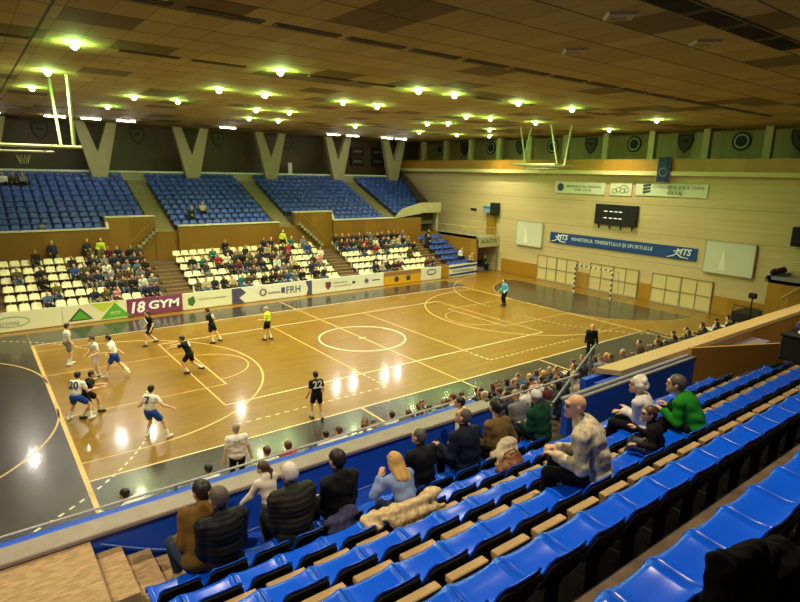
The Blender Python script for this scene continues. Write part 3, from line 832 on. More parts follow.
# ---------------------------------------------------------------- folded basketball hoists under the ceiling
def hoist(loc, label, rz=0, w=2.3):
    t = empty('basketball_hoist', loc, rz, label, 'basketball hoist', 'folded basketball hoists')
    for sx in (-1, 1):
        MB().tube([(sx*w*.48, -.6, 2.45), (sx*w*.5, -.1, 0)], .06).build('hanger', hoist_paint, t)
        MB().tube([(sx*w*.36, .9, 2.45), (sx*w*.38, .1, .05)], .05).build('hanger', hoist_paint, t)
    b = MB()
    for y, z in ((-.7, 0), (.1, .02), (1.0, .05)): b.tube([(-w*.55, y, z), (w*.55, y, z)], .055)
    for x in (-w*.5, -w*.2, w*.2, w*.5): b.tube([(x, -.7, 0), (x, 1.0, .05)], .045)
    b.build('frame', hoist_paint, t)
    MB().cbox(-.9, .9, -.62, .5, -.2, -.16, .01).build('backboard', mat('backboard', 'c6cdb4', .5), t)
    MB().tube([(.225*math.cos(a), -.1+.225*math.sin(a), -.3) for a in [2*PI*i/20 for i in range(20)]], .012, 6, closed=True).build('hoop', mat('hoop_orange', '8a4a2a', .5), t)
    b = MB()
    for i in range(10):
        a = 2*PI*i/10; b.tube([(.22*math.cos(a), -.1+.22*math.sin(a), -.3), (.12*math.cos(a+.3), -.1+.12*math.sin(a+.3), -.6)], .006, 4)
    b.build('net', white_paint, t)
    return t
hoist((-13.95, .6, CZ-2.5), 'pale green folded basketball hoist under the ceiling, over the left end', 0, 3.2)
hoist((14.6, 1.0, CZ-2.5), 'pale green folded basketball hoist under the ceiling, before the end wall', PI/2, 3.4)

# ---------------------------------------------------------------- end wall things
def board_thing(name, label, cat, M, w, h, m, d=.05, group=None):
    t = empty(name, M, 0, label, cat, group); return t
blue_ban = mat('banner_blue', '123f86', .5)
def wall_banner(label, y0, y1, z0, z1, m, name='wall_banner', x=21.95):
    t = empty(name, (x, (y0+y1)/2, (z0+z1)/2), 0, label, 'banner'); w = abs(y1-y0)/2; h = (z1-z0)/2
    MB().cbox(-.03, .045, -w, w, -h, h, .008).build('sheet', m, t); return t
RW = (PI/2, 0, -PI/2)
t = wall_banner('long blue ministry of youth and sport banner with white lettering', -6.25, 5.6, 3.2, 4.05, blue_ban)
lett = mat('letter_white', 'e8ecf2', .5)
text_mesh('lettering', 'MINISTERUL TINERETULUI ȘI SPORTULUI', mat('letter_grey', 'b8c2d2', .5), t, (-.036, .5, .02), RW, 6.7, .36, bold=.02)
for y in (4.95, -4.8):
    text_mesh('lettering', 'MTS', lett, t, (-.036, y-.25, .1), RW, 1.05, .44, .25, bold=.02)
    MB().tube([(-.04, y+.85, -.33), (-.04, y+.45, -.22), (-.04, y+.2, -.05), (-.04, y+.42, .1), (-.04, y-.05, .22)], [.025, .05, .05, .04, .02], 6).build('runner_mark', lett, t)
    MB().tube([(-.04, y+.2, -.05), (-.04, y-.1, -.25), (-.04, y-.6, -.3)], [.05, .04, .02], 6).build('runner_mark', lett, t)
ws = mat('sheet_white', 'd3d2bd', .6); dk = mat('letter_dark', '3a4636', .6)
t = wall_banner('white banner with round crest above the scoreboard', 1.0, 5.5, 7.18, 8.08, ws)
MB().lathe([(0, 0), (.3, 0), (.3, .02), (0, .02)], n=20, M=Matrix.Translation((-.03, 1.7, 0)) @ Matrix.Rotation(-PI/2, 4, 'Y')).build('crest', mat('crest_blue', '2f3f55', .6), t)
text_mesh('lettering', 'UNIVERSITATEA TEHNICĂ', dk, t, (-.036, -.35, .12), RW, 3.1, .2); text_mesh('lettering', 'DIN CLUJ', dk, t, (-.036, -.35, -.18), RW, 1.4, .2)
t = wall_banner('small white banner with a pale green leafy mark', -1.15, .55, 7.2, 8.12, ws)
g = mat('mark_green', '6f7d48', .6)
b = MB()
for i, (y, z) in enumerate(((.5, -.15), (.2, -.05), (-.15, -.12), (-.45, -.05))): b.tube([(-.035, y+.2*math.cos(a), z+.16*math.sin(a)) for a in [2*PI*j/14 for j in range(14)]], .025, 6, closed=True)
b.tube([(-.035, .1, .12), (-.035, -.2, .28), (-.035, -.5, .2)], .03, 6); b.build('logo', g, t)
t = wall_banner('white county council banner with green shield under the cornice', -6.4, -1.45, 7.28, 8.15, ws)
b = MB()
for k in range(3): b.prism([(1.95, .3-.22*k), (1.35, .3-.22*k+.1), (1.4, .14-.22*k+.1), (1.9, .12-.22*k)], -.04, -.028, None, 'x')
b.build('shield', dk, t)
text_mesh('lettering', 'CONSILIUL JUDEȚEAN', dk, t, (-.036, -.5, .16), RW, 3.4, .26); text_mesh('lettering', 'CLUJ', dk, t, (-.036, -.3, -.22), RW, 1.0, .24)
# hanging flag
t = empty('hanging_flag', (21.38, -3.6, 8.25), 0, 'dark blue flag with ring of stars hanging from the gallery cornice', 'flag')
b = MB(); n = 10
vs = [(.02*math.sin(i*1.3), -.44+.88*i/n, z) for z in (0, 1.55) for i in range(n+1)]
b.add(vs+[(v[0]+.012, v[1], v[2]) for v in vs], [(i, i+1, n+2+i, n+1+i) for i in range(n)]+[(2*n+2+i, 3*n+3+i, 3*n+4+i, 2*n+3+i) for i in range(n)])
b.build('cloth', mat('flag_blue', '16295e', .8), t)
b = MB()
for i in range(12):
    a = 2*PI*i/12; b.lathe([(0, 0), (.045, 0), (.045, .012), (0, .012)], n=5, M=Matrix.Translation((-.03, .26*math.cos(a), .62+.26*math.sin(a))) @ Matrix.Rotation(-PI/2, 4, 'Y'))
b.build('stars', mat('flag_star', '7f8fa8', .6), t)
MB().tube([(0, -.48, 1.56), (0, .48, 1.56)], .02).build('pole', dark_metal, t)
# scoreboard
t = empty('scoreboard', (21.9, -.1, 5.05), 0, 'black electronic scoreboard with two lit rows over blue banner', 'scoreboard')
MB().cbox(-.12, .08, -1.75, 1.65, 0, 1.48, .02).build('case', mat('score_case', '1a1a1e', .4), t)
MB().cbox(-.14, -.11, -1.7, -.75, .06, 1.42, .01).build('side_panel', mat('score_side', '22222a', .3), t)
sw = mat('score_digit', 'e8e8e8', .5, emit='ffffff', power=1.2)
b = MB()
for z in (.5, .98):
    for y in (.75, .3, -.1, -.45): b.box(-.13, -.12, y-.13, y+.13, z-.02, z+.02)
b.build('lit_rows', sw, t)
b = MB()
for y in (1.3, .4, -.5, -1.4): b.box(-.05, .05, y-.03, y+.03, -.3, 0)
b.build('bracket', dark_metal, t)
# white padded boards
for lab, y0, y1 in (('white wall board left of the blue banner', 6.35, 9.1), ('white wall board right of the blue banner', -9.75, -6.75)):
    t = empty('wall_board', (21.9, (y0+y1)/2, 2.65), 0, lab, 'board', 'white boards on the end wall'); w = (y1-y0)/2
    MB().cbox(-.08, .1, -w, w, 0, 2.05, .04).build('panel', mat('board_white', 'cfcdc0', .45), t)
    b = MB(); b.box(-.1, -.07, -w, w, 2.0, 2.06); b.box(-.1, -.07, -w, w, -.02, .04); b.box(-.1, -.07, -w, -w+.05, 0, 2.05); b.box(-.1, -.07, w-.05, w, 0, 2.05); b.build('frame', mat('board_frame', 'a9a695', .5), t)
    b = MB(); b.prism([(-w*.15+.3, .25), (-w*.15+.75, .25), (-w*.15+.55, 1.6)], -.095, -.082, None, 'x'); b.build('mark', white_paint, t)
# lattice doors
fr = mat('lattice_grey', '8f7f5e', .6); infill = mat('lattice_infill', 'd3bf8c', .55)
for lab, y0, y1 in (('pale double gate by the brown dado, left of goal', 2.75, 6.68), ('pale double gate behind the handball goal', -2.42, 1.6), ('pale double gate right of the handball goal', -7.55, -3.42)):
    t = empty('wall_gate', (21.93, (y0+y1)/2, 0.01), 0, lab, 'gate', 'gates along the end wall'); w = (y1-y0)/2
    for k, (a, c) in enumerate(((-w, 0), (0, w))):
        lf = MB().box(-.02, .06, a+.03, c-.03, .03, 2.02).build('leaf', infill, t)
        f = MB()
        for y in (a+.03, (a+c)/2, c-.03): f.box(-.05, -.02, y-.03, y+.03, .02, 2.05)
        for z in (.05, 1.02, 2.02): f.box(-.05, -.02, a, c, z-.03, z+.03)
        f.build('frame', fr, lf)
    MB().box(-.06, 0, -w, w, 0, .1).build('kick_strip', mat('kick_grey', 'a89c84', .5), t)
# speakers
for lab, y, z, m in (('black wall loudspeaker beside the small blue sign, far corner', 11.65, 4.95, None), ('black wall loudspeaker above the near balcony', -11.95, 4.85, None)):
    t = empty('wall_speaker', (21.7, y, z), 0, lab, 'speaker', 'loudspeakers on the end wall')
    MB().cbox(-.25, .2, -.4, .4, 0, 1.1, .04).build('cabinet', mat('speaker_black', '141416', .6), t)
    MB().cbox(-.275, -.25, -.35, .35, .06, 1.04, .01).build('grille', rubber, t); MB().box(.2, .3, -.06, .06, .4, .7).build('bracket', dark_metal, t)
t = empty('wall_sign', (21.6, 12.6, 5.15), 0, 'small pale blue sign beside the far loudspeaker', 'sign')
MB().cbox(-.03, .03, -.42, .42, 0, .62, .01).build('panel', mat('sign_blue', '7fa0c8', .5), t); MB().box(-.04, -.03, -.42, .42, .36, .5).build('band', mat('sign_band', '2d5aa0', .5), t); MB().box(.03, .4, -.03, .03, .28, .34).build('bracket', dark_metal, t)
t = empty('balcony_door', (21.95, 12.25, 3.16), 0, 'yellowish wooden door on the far corner balcony', 'door'); t['kind'] = 'structure'
MB().box(-.03, .05, -.48, .48, 0, 2.0).build('door_leaf', mat('door_ochre', 'a07c22', .5), t); MB().box(-.06, -.02, .36, .44, .95, 1.02).build('door_handle', dark_metal, t)
b = MB(); b.box(-.05, .05, -.56, -.48, 0, 2.06); b.box(-.05, .05, .48, .56, 0, 2.06); b.box(-.05, .05, -.56, .56, 2.0, 2.08); b.build('door_frame', wood_panel_y, t)
t = empty('wall_vent', (21.95, 14.6, 5.2), 0, 'small dark vent on the far end wall', 'vent'); MB().box(-.02, .05, -.35, .35, 0, .18).build('grille', dark_metal, t)
t = empty('hanging_sign', (20.7, 11.2, 2.25), 0, 'white rope sign banner on the far balcony front', 'banner')
MB().cbox(-1.25, 1.3, -.03, .03, 0, .92, .01).build('sheet', mat('balcony_sheet', 'b9b598', .6), t)
text_mesh('lettering', 'KASTA', dk, t, (0, -.036, .5), (PI/2, 0, 0), 1.9, .36, .2)
def rail(name, label, posts, pts, h, m=grey_metal, r=.03, mids=(.5,), cat='railing'):
    t = empty(name, posts[0], 0, label, cat); o0 = Vector(posts[0])
    for p in posts: MB().tube([Vector(p)-o0, Vector(p)-o0+Vector((0, 0, h))], r).build('post', m, t)
    b = MB(); P = [Vector(p)-o0 for p in pts]
    b.tube([p+Vector((0, 0, h)) for p in P], r)
    for k in mids: b.tube([p+Vector((0, 0, h*k)) for p in P], r*.7)
    b.build('rail', m, t); return t
rail('balcony_railing', 'grey tube railing along the far corner balcony', [(19.55, y, 3.15) for y in (11.6, 13.6, 15.6, 17.6)]+[(21.6, 11.45, 3.15)], [(19.55, 18.2, 3.15), (19.55, 11.45, 3.15), (21.9, 11.45, 3.15)], .75, mat('rail_pale', 'b5a878', .5))
rail('stand_railing', 'sloping handrail beside the far stair, left bay', [(-7.6, 16.3, 2.7), (-5.7, 16.3, 4.55)], [(-7.7, 16.3, 2.6), (-5.6, 16.3, 4.65)], .75, mat('rail_brown', '8a6c3a', .5), .025, ())
rail('stand_railing', 'sloping handrail beside the far stair, right bay', [(6.9, 16.3, 2.7), (4.9, 16.3, 4.5)], [(7.0, 16.3, 2.6), (4.8, 16.3, 4.6)], .75, _M['rail_brown'], .025, ())
t = empty('balcony_pole', (21.85, 11.3, 0), 0, 'thin steel pole under the far corner balcony', 'pole'); MB().tube([(0, 0, 0), (0, 0, 2.95)], .05).build('shaft', grey_metal, t); MB().lathe([(0, 0), (.1, 0), (.1, .03), (0, .03)], n=12).build('foot_plate', grey_metal, t)
t = empty('players_bench', (20.75, 12.2, 0), 0, 'dark bench in the recess under the far balcony', 'bench')
MB().cbox(-1.0, 1.0, -.25, .25, .4, .48, .02).build('seat', tread_dark, t)
for x in (-.85, .85): MB().box(x-.05, x+.05, -.22, .22, 0, .4).build('leg', dark_metal, t)
MB().cbox(-1.0, 1.0, .2, .27, .5, .95, .02).build('backrest', tread_dark, t)
t = empty('equipment_trolley', (20.8, -10.4, 0), 0, 'dark equipment trolley by the end wall under the near balcony', 'trolley')
MB().cbox(-.9, .9, -.75, .75, .25, .85, .03).build('body', tread_dark, t); MB().tube([(-.85, -.7, .8), (-.85, -.7, 1.25), (-.85, .7, 1.25), (-.85, .7, .8)], .03).build('handle', dark_metal, t)
for x in (-.7, .7):
    for y in (-.6, .6): MB().tube([(x, y-.04, .12), (x, y+.04, .12)], .12, 12).build('wheel', rubber, t)
t = empty('floor_lamp_stand', (18.6, -11.15, 0), 0, 'thin black stand with dark top beside the near balcony', 'stand'); MB().tube([(0, 0, 0), (0, 0, 2.05)], .04).build('pole', dark_metal, t); MB().lathe([(0, 0), (.3, 0), (.3, .03), (.05, .06)], n=14).build('base', dark_metal, t); MB().cbox(-.14, .14, -.2, .2, 2.05, 2.35, .05).build('head', rubber, t)
# handball goal
t = empty('handball_goal', (20, 0, 0), 0, 'black and white banded handball goal before the end wall', 'goal')
gr, gw = mat('goal_dark', '2a2620', .5), mat('goal_white', 'e2dfd0', .5)
def banded(p0, p1, n, w):
    b = MB(); p0 = Vector(p0); p1 = Vector(p1); d = (p1-p0)/n
    for i in range(n):
        a = p0+d*i; c = a+d; b.cur = i % 2
        lo = [min(a[j], c[j])-(w/2 if abs(d[j]) < 1e-6 else 0) for j in range(3)]; hi = [max(a[j], c[j])+(w/2 if abs(d[j]) < 1e-6 else 0) for j in range(3)]
        b.box(lo[0], hi[0], lo[1], hi[1], lo[2], hi[2])
    return b
for s in (-1, 1): banded((0, s*1.54, 0), (0, s*1.54, 2.04), 11, .08).build('post', [gw, gr], t)
banded((0, -1.5, 2.04), (0, 1.5, 2.04), 15, .08).build('crossbar', [gr, gw], t)
b = MB()
for s in (-1, 1): b.tube([(0, s*1.54, 2.0), (.8, s*1.54, 1.9), (1.0, s*1.54, .03), (0, s*1.54, .03)], .02, 6)
b.tube([(1.0, -1.54, .03), (1.0, 1.54, .03)], .02, 6); b.build('back_frame', grey_metal, t)
b = MB()
for i in range(19):
    y = -1.5+3*i/18; b.tube([(.02, y, 2.0), (.8, y, 1.88), (.98, y, .05)], .004, 3, False)
for i in range(10):
    f = i/9; b.tube([(.8+.18*f, -1.52, 1.88-1.83*f), (.8+.18*f, 1.52, 1.88-1.83*f)], .004, 3, False)
b.build('net', mat('net_cord', 'b3a985', .8), t)
# crests
def emblem(loc, rz, label, kind, grp, s=1.0):
    t = empty('club_crest', loc, rz, label, 'crest', grp)
    P = [(-.55, .6), (.55, .6), (.58, .1), (.4, -.35), (0, -.72), (-.4, -.35), (-.58, .1)] if kind else [(.6*math.cos(a), .6*math.sin(a)) for a in [2*PI*i/24 for i in range(24)]]
    P = [(x*s, z*s) for x, z in P]
    MB().prism(P, -.05, 0, None, 'y').build('rim', mat('crest_rim', '1d1a1c', .6), t)
    MB().prism([(x*.76, z*.78) for x, z in P], -.065, -.05, None, 'y').build('field', mat('crest_field', '4b4028', .6) if kind else mat('crest_pale', 'b3ad8e', .6), t)
    if kind: MB().box(-.22*s, .22*s, -.08, -.064, .02*s, .2*s).build('charge', _M['crest_rim'], t)
    else: MB().prism([(x*.6, z*.6) for x, z in P], -.08, -.065, None, 'y').build('disc', mat('crest_navy', '12142c', .6), t)
for i, x in enumerate((-10.75, -4.05, 2.55, 9.15)): emblem((x, 26.98, 10.95), 0, f'dark shield crest between the forked columns, {ORD[i]} from the left', True, 'shield crests on the far wall')
for i, y in enumerate((23.3, 19.6, 15.9, 12.2, 8.6, 4.8, 1.0, -2.9, -6.6, -10.0)):
    emblem((25.18, y, 10.95), -PI/2, f'{"shield" if i % 2 else "round"} crest on the gallery wall, {ORD[i]} from the far end', i % 2 == 1, 'crests on the gallery wall')
for i, (x, z) in enumerate(((16.9, 10.5), (16.9, 9.5), (19.5, 10.5), (19.5, 9.55))):
    t = empty('wall_cabinet', (x, 26.85, z-.4), 0, f'dark louvred box between the last two forked columns, {("upper left", "lower left", "upper right", "lower right")[i]}', 'box', 'dark boxes on the far wall')
    MB().cbox(-.75, .75, -.2, .12, 0, .8, .02).build('case', mat('box_dark', '1c1814', .6), t); MB().box(-.5, .5, -.215, -.2, .3, .5).build('slot', mat('slot_pale', '6d6552', .5), t)
t = empty('upright_banner', (8.9, 25.9, 7.25), 0, 'narrow white upright banner on the far back walkway', 'banner')
MB().box(-.2, .2, -.02, .02, .1, 1.9).build('sheet', white_paint, t); MB().cbox(-.3, .3, -.12, .12, 0, .1, .02).build('base', dark_metal, t)

# ---------------------------------------------------------------- advertising boards along the far touchline
AY = 10.72
def ad(x0, x1, label, m, y=AY):
    t = empty('advertising_board', ((x0+x1)/2, y, 0), 0, label, 'advertising board', 'advertising boards along the far touchline'); w = (x1-x0)/2
    MB().cbox(-w+.01, w-.01, 0, .06, .03, 1.07, .01).build('panel', m, t)
    b = MB()
    for s in (-.8, .8): b.box(s*w-.03, s*w+.03, .06, .4, 0, .05); b.box(s*w-.03, s*w+.03, .06, .1, 0, .9)
    b.build('stand', dark_metal, t); return t, w
cream = mat('ad_cream', 'd6d0b4', .5); FW = (PI/2, 0, 0)
def gtri(t, x, z, r, m, y=-.012, name='logo'): MB().prism([(x-r, z-r*.5), (x+r, z-r*.5), (x, z+r*.62)], y, -.001, None, 'y').build(name, m, t)
lg = mat('ad_green', '55a02c', .5); yg = mat('ad_lime', 'b5c23a', .5); dg_ = mat('ad_dark', '3c4038', .5)
t, w = ad(-16.2, -12.3, 'cream advertising board with pale ellipse mark, left end', cream)
MB().tube([(-.3+.75*math.cos(a), -.006, .55+.27*math.sin(a)) for a in [2*PI*i/28 for i in range(28)]], .025, 6, closed=True).build('logo', mat('ad_sage', '9aa886', .5), t)
text_mesh('lettering', 'artima', mat('ad_grey', '8c8f80', .5), t, (-.45, -.006, .48), FW, .9, .26, .3)
t, w = ad(-12.3, -9.06, 'cream advertising board with green triangles and lime wedge', cream)
gtri(t, -.75, .5, .62, dg_); gtri(t, -.75, .47, .45, lg, -.02); gtri(t, 1.0, .5, .78, lg)
MB().prism([(-.2, 1.04), (1.55, 1.04), (.9, .95), (.35, .5)], -.01, -.001, None, 'y').build('wedge', yg, t)
text_mesh('lettering', 'eco', cream, t, (1.0, -.018, .4), FW, .5, .16)
t, w = ad(-9.06, -5.97, 'purple gym advertising board with white letters', mat('ad_purple', '78335f', .5))
text_mesh('lettering', '18', lett, t, (-.95, -.012, .55), FW, .78, .66, .2, bold=.03); text_mesh('lettering', 'GYM', lett, t, (.5, -.012, .6), FW, 1.75, .5, .1, bold=.03)
t, w = ad(-5.97, -2.9, 'cream advertising board with dark green leaf shield', cream)
MB().prism([(-1.2, .72), (-.85, .85), (-.75, .5), (-.95, .22), (-1.2, .36)], -.012, -.001, None, 'y').build('shield', mat('ad_forest', '3f6a2c', .5), t)
text_mesh('lettering', 'consiliul judetean', mat('ad_grey', '8c8f80', .5), t, (.3, -.012, .6), FW, 1.7, .13)
vio = mat('ad_violet', '4e4468', .5)
t, w = ad(-2.9, 2.85, 'white and violet handball federation advertising board', mat('ad_white', 'd9d6cc', .5))
MB().prism([(-w+.02, .04), (-w+.85, .04), (-w+.5, .4), (-w+.95, .7), (-w+.6, 1.05), (-w+.02, 1.05)], -.012, -.001, None, 'y').build('end_band', vio, t); MB().prism([(w-.02, 1.05), (w-.5, 1.05), (w-.3, .5), (w-.45, .04), (w-.02, .04)], -.012, -.001, None, 'y').build('end_band', vio, t)
MB().tube([(-.75+.2*math.cos(a), -.006, .6+.2*math.sin(a)) for a in [2*PI*i/20 for i in range(20)]], .05, 6, closed=True).build('ball_mark', mat('ad_maroon', '6d3a4a', .5), t)
text_mesh('lettering', 'FRH', vio, t, (1.45, -.012, .56), FW, 1.05, .48, bold=.01); MB().prism([(.55, .4), (.82, .4), (.82, .78), (.55, .78)], -.012, -.001, None, 'y').build('crest', vio, t)
text_mesh('lettering', 'LIGA NATIONALA', vio, t, (.05, -.012, .5), FW, .85, .13)
t, w = ad(2.85, 9.0, 'white advertising board with red town crest and dark star mark', mat('ad_white', 'd9d6cc', .5))
MB().prism([(-2.0, .8), (-1.55, .8), (-1.55, .45), (-1.78, .22), (-2.0, .45)], -.012, -.001, None, 'y').build('crest', mat('ad_maroon', '6d3a4a', .5), t)
text_mesh('lettering', 'PRIMARIA', mat('ad_grey', '8c8f80', .5), t, (-.75, -.012, .68), FW, 1.2, .14); text_mesh('lettering', 'CLUJ-NAPOCA', mat('ad_grey', '8c8f80', .5), t, (-.6, -.012, .42), FW, 1.5, .14)
MB().prism([(1.5+(.26 if i % 2 == 0 else .12)*math.cos(i*PI/8), .56+(.26 if i % 2 == 0 else .12)*math.sin(i*PI/8)) for i in range(16)], -.012, -.001, None, 'y').build('star_mark', vio, t); MB().box(.25, .5, -.012, -.001, .48, .66).build('mark', dg_, t); MB().box(2.0, 2.7, -.012, -.001, .52, .6).build('mark', vio, t)
t, w = ad(9.0, 12.65, 'yellow and brown advertising board beyond the white crest board', mat('ad_yellow', 'cf9a1e', .5))
MB().box(-w+.02, w-.02, -.012, -.001, .72, 1.05).build('top_band', mat('ad_rust', '8f6a4a', .5), t)
for x in (-.6, .55): MB().lathe([(0, 0), (.22, 0), (.22, .012), (0, .012)], n=16, M=Matrix.Translation((x, 0, .42)) @ Matrix.Rotation(PI/2, 4, 'X')).build('mark', dg_, t)
t, w = ad(12.65, 14.8, 'small white advertising board with dark oval mark, beside wood panel', mat('ad_white', 'd9d6cc', .5))
MB().tube([(.45*math.cos(a), -.006, .68+.2*math.sin(a)) for a in [2*PI*i/20 for i in range(20)]], .04, 6, closed=True).build('logo', dg_, t)
t, w = ad(14.8, 15.65, 'narrow bare wood board between two advertising boards', wood_panel)
t, w = ad(15.65, 18.9, 'white advertising board with slanted blue bands, right end', mat('ad_white', 'd9d6cc', .5))
for z in (.22, .82): MB().prism([(-w+.03, z-.1), (w-.03, z-.02), (w-.03, z+.16), (-w+.03, z+.06)], -.012, -.001, None, 'y').build('band', blue_ban, t)
text_mesh('lettering', 'POLITEHNICA', blue_ban, t, (0, -.012, .52), FW, 2.3, .2)
# ---------------------------------------------------------------- seats
def shell(prof, wf, nu=8, th=.014, lift=.03, umax=1.0):
    """bucket form: profile points (y, z) swept across the width wf(t), with a shell thickness"""
    vs = []; n = len(prof)
    def nor(i):
        a = Vector(prof[max(i-1, 0)]); b = Vector(prof[min(i+1, n-1)]); d = (b-a).normalized(); return Vector((d.y, -d.x))
    for side in (0, 1):
        for i, (y, z) in enumerate(prof):
            q = nor(i); W = wf(i/(n-1))
            for j in range(nu+1):
                u = -1+2*j/nu; e = lift*abs(u)**3*(1-.75*i/(n-1))
                yy = y+q.x*(e if side == 0 else e-th); zz = z+q.y*(e if side == 0 else e-th)
                vs.append((u*W, yy, zz))
    fs = []; R = nu+1; S = n*R
    for i in range(n-1):
        for j in range(nu):
            a = i*R+j; fs.append((a, a+1, a+R+1, a+R)); fs.append((S+a, S+a+R, S+a+R+1, S+a+1))
    for i in range(n-1):
        for j in (0, nu):
            a = i*R+j; f = (a, a+R, S+a+R, S+a); fs.append(f if j == 0 else f[::-1])
    for j in range(nu):
        for i in (0, n-1):
            a = i*R+j; f = (a, S+a, S+a+1, a+1); fs.append(f if i == 0 else f[::-1])
    return vs, fs
PAN = [(.375, -.045), (.388, -.012), (.375, .008), (.335, .012), (.26, .0), (.15, -.008), (.08, .0), (.035, .022), (.012, .055), (-.008, .1), (-.03, .16), (-.044, .2), (-.054, .232), (-.061, .252), (-.068, .265), (-.08, .267)]
def pan_w(t):
    if t < .55: return .245
    if t < .65: return .245-.035*(t-.55)/.1
    k = (t-.65)/.35; return .21-.09*max(k, 0)**3
def near_seat():
    t = empty('stadium_seat')
    vs, fs = shell(PAN, pan_w); MB().add(vs, fs).build('seat_shell', blue_plastic, t, True)
    bp = [(.03, -.03), (.01, .01), (-.004, .045), (-.022, .095), (-.044, .155), (-.06, .2), (-.07, .228), (-.076, .243)]
    vs, fs = shell(bp, lambda k: .212 if k < .4 else .212-.085*((k-.4)/.6)**3, th=.02, lift=.01); MB().add(vs, fs).build('back_cover', black_plastic, t, True)
    b = MB(); b.box(-.03, .03, -.0, .24, -.06, -.02); b.box(-.025, .025, .02, .1, -.42, -.04); b.box(-.05, .05, .0, .14, -.42, -.405); b.build('bracket', dark_metal, t)
    b = MB(); b.cbox(-.012, .012, .12, .4, -.015, .004, .004)
    return t
ns = near_seat()
ROWN = ['front', 'second', 'third', 'fourth', 'fifth', 'sixth', 'seventh']
seat_spans = {0: (-14.49, 12), 1: (-14.85, 22), 2: (-14.4, 22), 3: (-14.57, 21), 4: (-14.19, 20), 5: (-14.32, 18)}
first = True
plank_m = mat('step_plank', 'b99a68', .7, var=.15, scale=6)
pl0 = None
for i, (x0, n) in seat_spans.items():
    for k in range(n):
        s = ns if first else copy_tree(ns); first = False
        y = row_y(i)-(.14 if i == 5 else 0)
        s.location = (x0+.5*k, y, pan_z(i)+(.03 if i == 5 else 0))
        tag(s, f'blue seat with black back in near stand, {ROWN[i]} row, {ORD[k]} from the stairs', 'stadium seat', f'blue seats of the near stand, {ROWN[i]} row')
    if i in (1, 2, 3):
        for k in range(n):
            if pl0 is None:
                pl0 = MB().cbox(-.2, .2, -.045, .04, -.03, .03, .008).box(-.18, -.14, -.03, .03, -.185, -.03).box(.14, .18, -.03, .03, -.185, -.03).build('step_plank', plank_m); p = pl0
            else: p = pl0.copy(); COL.objects.link(p)
            p.location = (x0+.5*k+.1, row_y(i)-.15, pan_z(i)+.15)
            tag(p, f'beige step plank behind the {ROWN[i]} seat row of near stand, {ORD[k]} from the stairs', 'step plank', f'step planks behind the {ROWN[i]} row')
# far seats
FP = [(-.15, -.03), (-.16, .0), (-.12, .01), (-.02, -.005), (.08, .02), (.12, .08), (.15, .19), (.165, .25), (.17, .275)]
def far_seat(name, m):
    vs, fs = shell([(-y, z) for y, z in FP][::1], lambda t: .25 if t < .6 else .25-.09*((t-.6)/.4)**2, 4, .03, .03)
    vs = [(x, -y, z) for x, y, z in vs]; fs = [f[::-1] for f in fs]
    b = MB().add(vs, fs); b.box(-.04, .04, -.05, .05, -.42, -.0)
    return b.build(name, m, None, True)
ws0 = far_seat('bucket_seat', white_plastic); fb0 = far_seat('stadium_seat', far_blue)
first = True; LOWER = {}
BLK = (('left', -14.45, 14), ('middle', -4.75, 19), ('right', 7.65, 13))
for bn, x0, n in BLK:
    for k in range(6):
        for j in range(n):
            o = ws0 if first else ws0.copy()
            if not first: COL.objects.link(o)
            first = False
            o.location = (x0+.56*j, 11.62+.8*k, lower_floor(k)+.42)
            LOWER[(bn, k, j)] = o.location.copy()
            tag(o, f'white seat, far lower stand, {bn} block, {ORD[k]} row up, {ORD[j]} from the left', 'stadium seat', f'white seats of the far lower stand, {bn} block')
first = True
def far_blue_seat(loc, label, grp):
    global first
    o = fb0 if first else fb0.copy()
    if not first: COL.objects.link(o)
    first = False
    o.location = loc; tag(o, label, 'stadium seat', grp)
for k in range(6):
    for j in range(5):
        far_blue_seat((16.6+.56*j, 11.62+.8*k, lower_floor(k)+.42), f'blue seat, far lower stand corner block, {ORD[k]} row up, {ORD[j]} from the left', 'blue seats of the far corner block')
UB = (('first', -16.9, 20, -9.0, None), ('second', -4.1, 13, None, None), ('third', 4.85, 16, None, 8.3), ('fourth', 15.4, 11, None, None))
US = far_seat('upper_tier_seats', far_blue); sm = US.data
SV = [tuple(v.co) for v in sm.vertices]; SF = [tuple(p.vertices) for p in sm.polygons]
bpy.data.objects.remove(US)
mass = MB(); UPPER = {}
for bn, x0, n, xmax, xmin in UB:
    for k in range(11):
        for j in range(n):
            x = x0+.56*j
            if k < 2 and xmax is not None and x > xmax: continue
            if k < 2 and xmin is not None and x < xmin: continue
            if bn == 'fourth' and x > (18.2+.3*k if k else 16.7): continue
            loc = (x, 17.22+.72*k, upper_floor(k)+.42); UPPER[(bn, k, j)] = Vector(loc)
            if k < 3: far_blue_seat(loc, f'blue seat, far upper tier, {bn} block, {ORD[k]} row up, {ORD[j]} from the left', f'blue seats of the far upper tier, {bn} block')
            else: mass.add([(a+loc[0], b2+loc[1], c+loc[2]) for a, b2, c in SV], SF)
o = mass.build('upper_tier_seats', far_blue, None, True); tag(o, 'rows of blue seats high in the far upper tier', 'stadium seat', 'blue seats of the far upper tier', 'stuff')
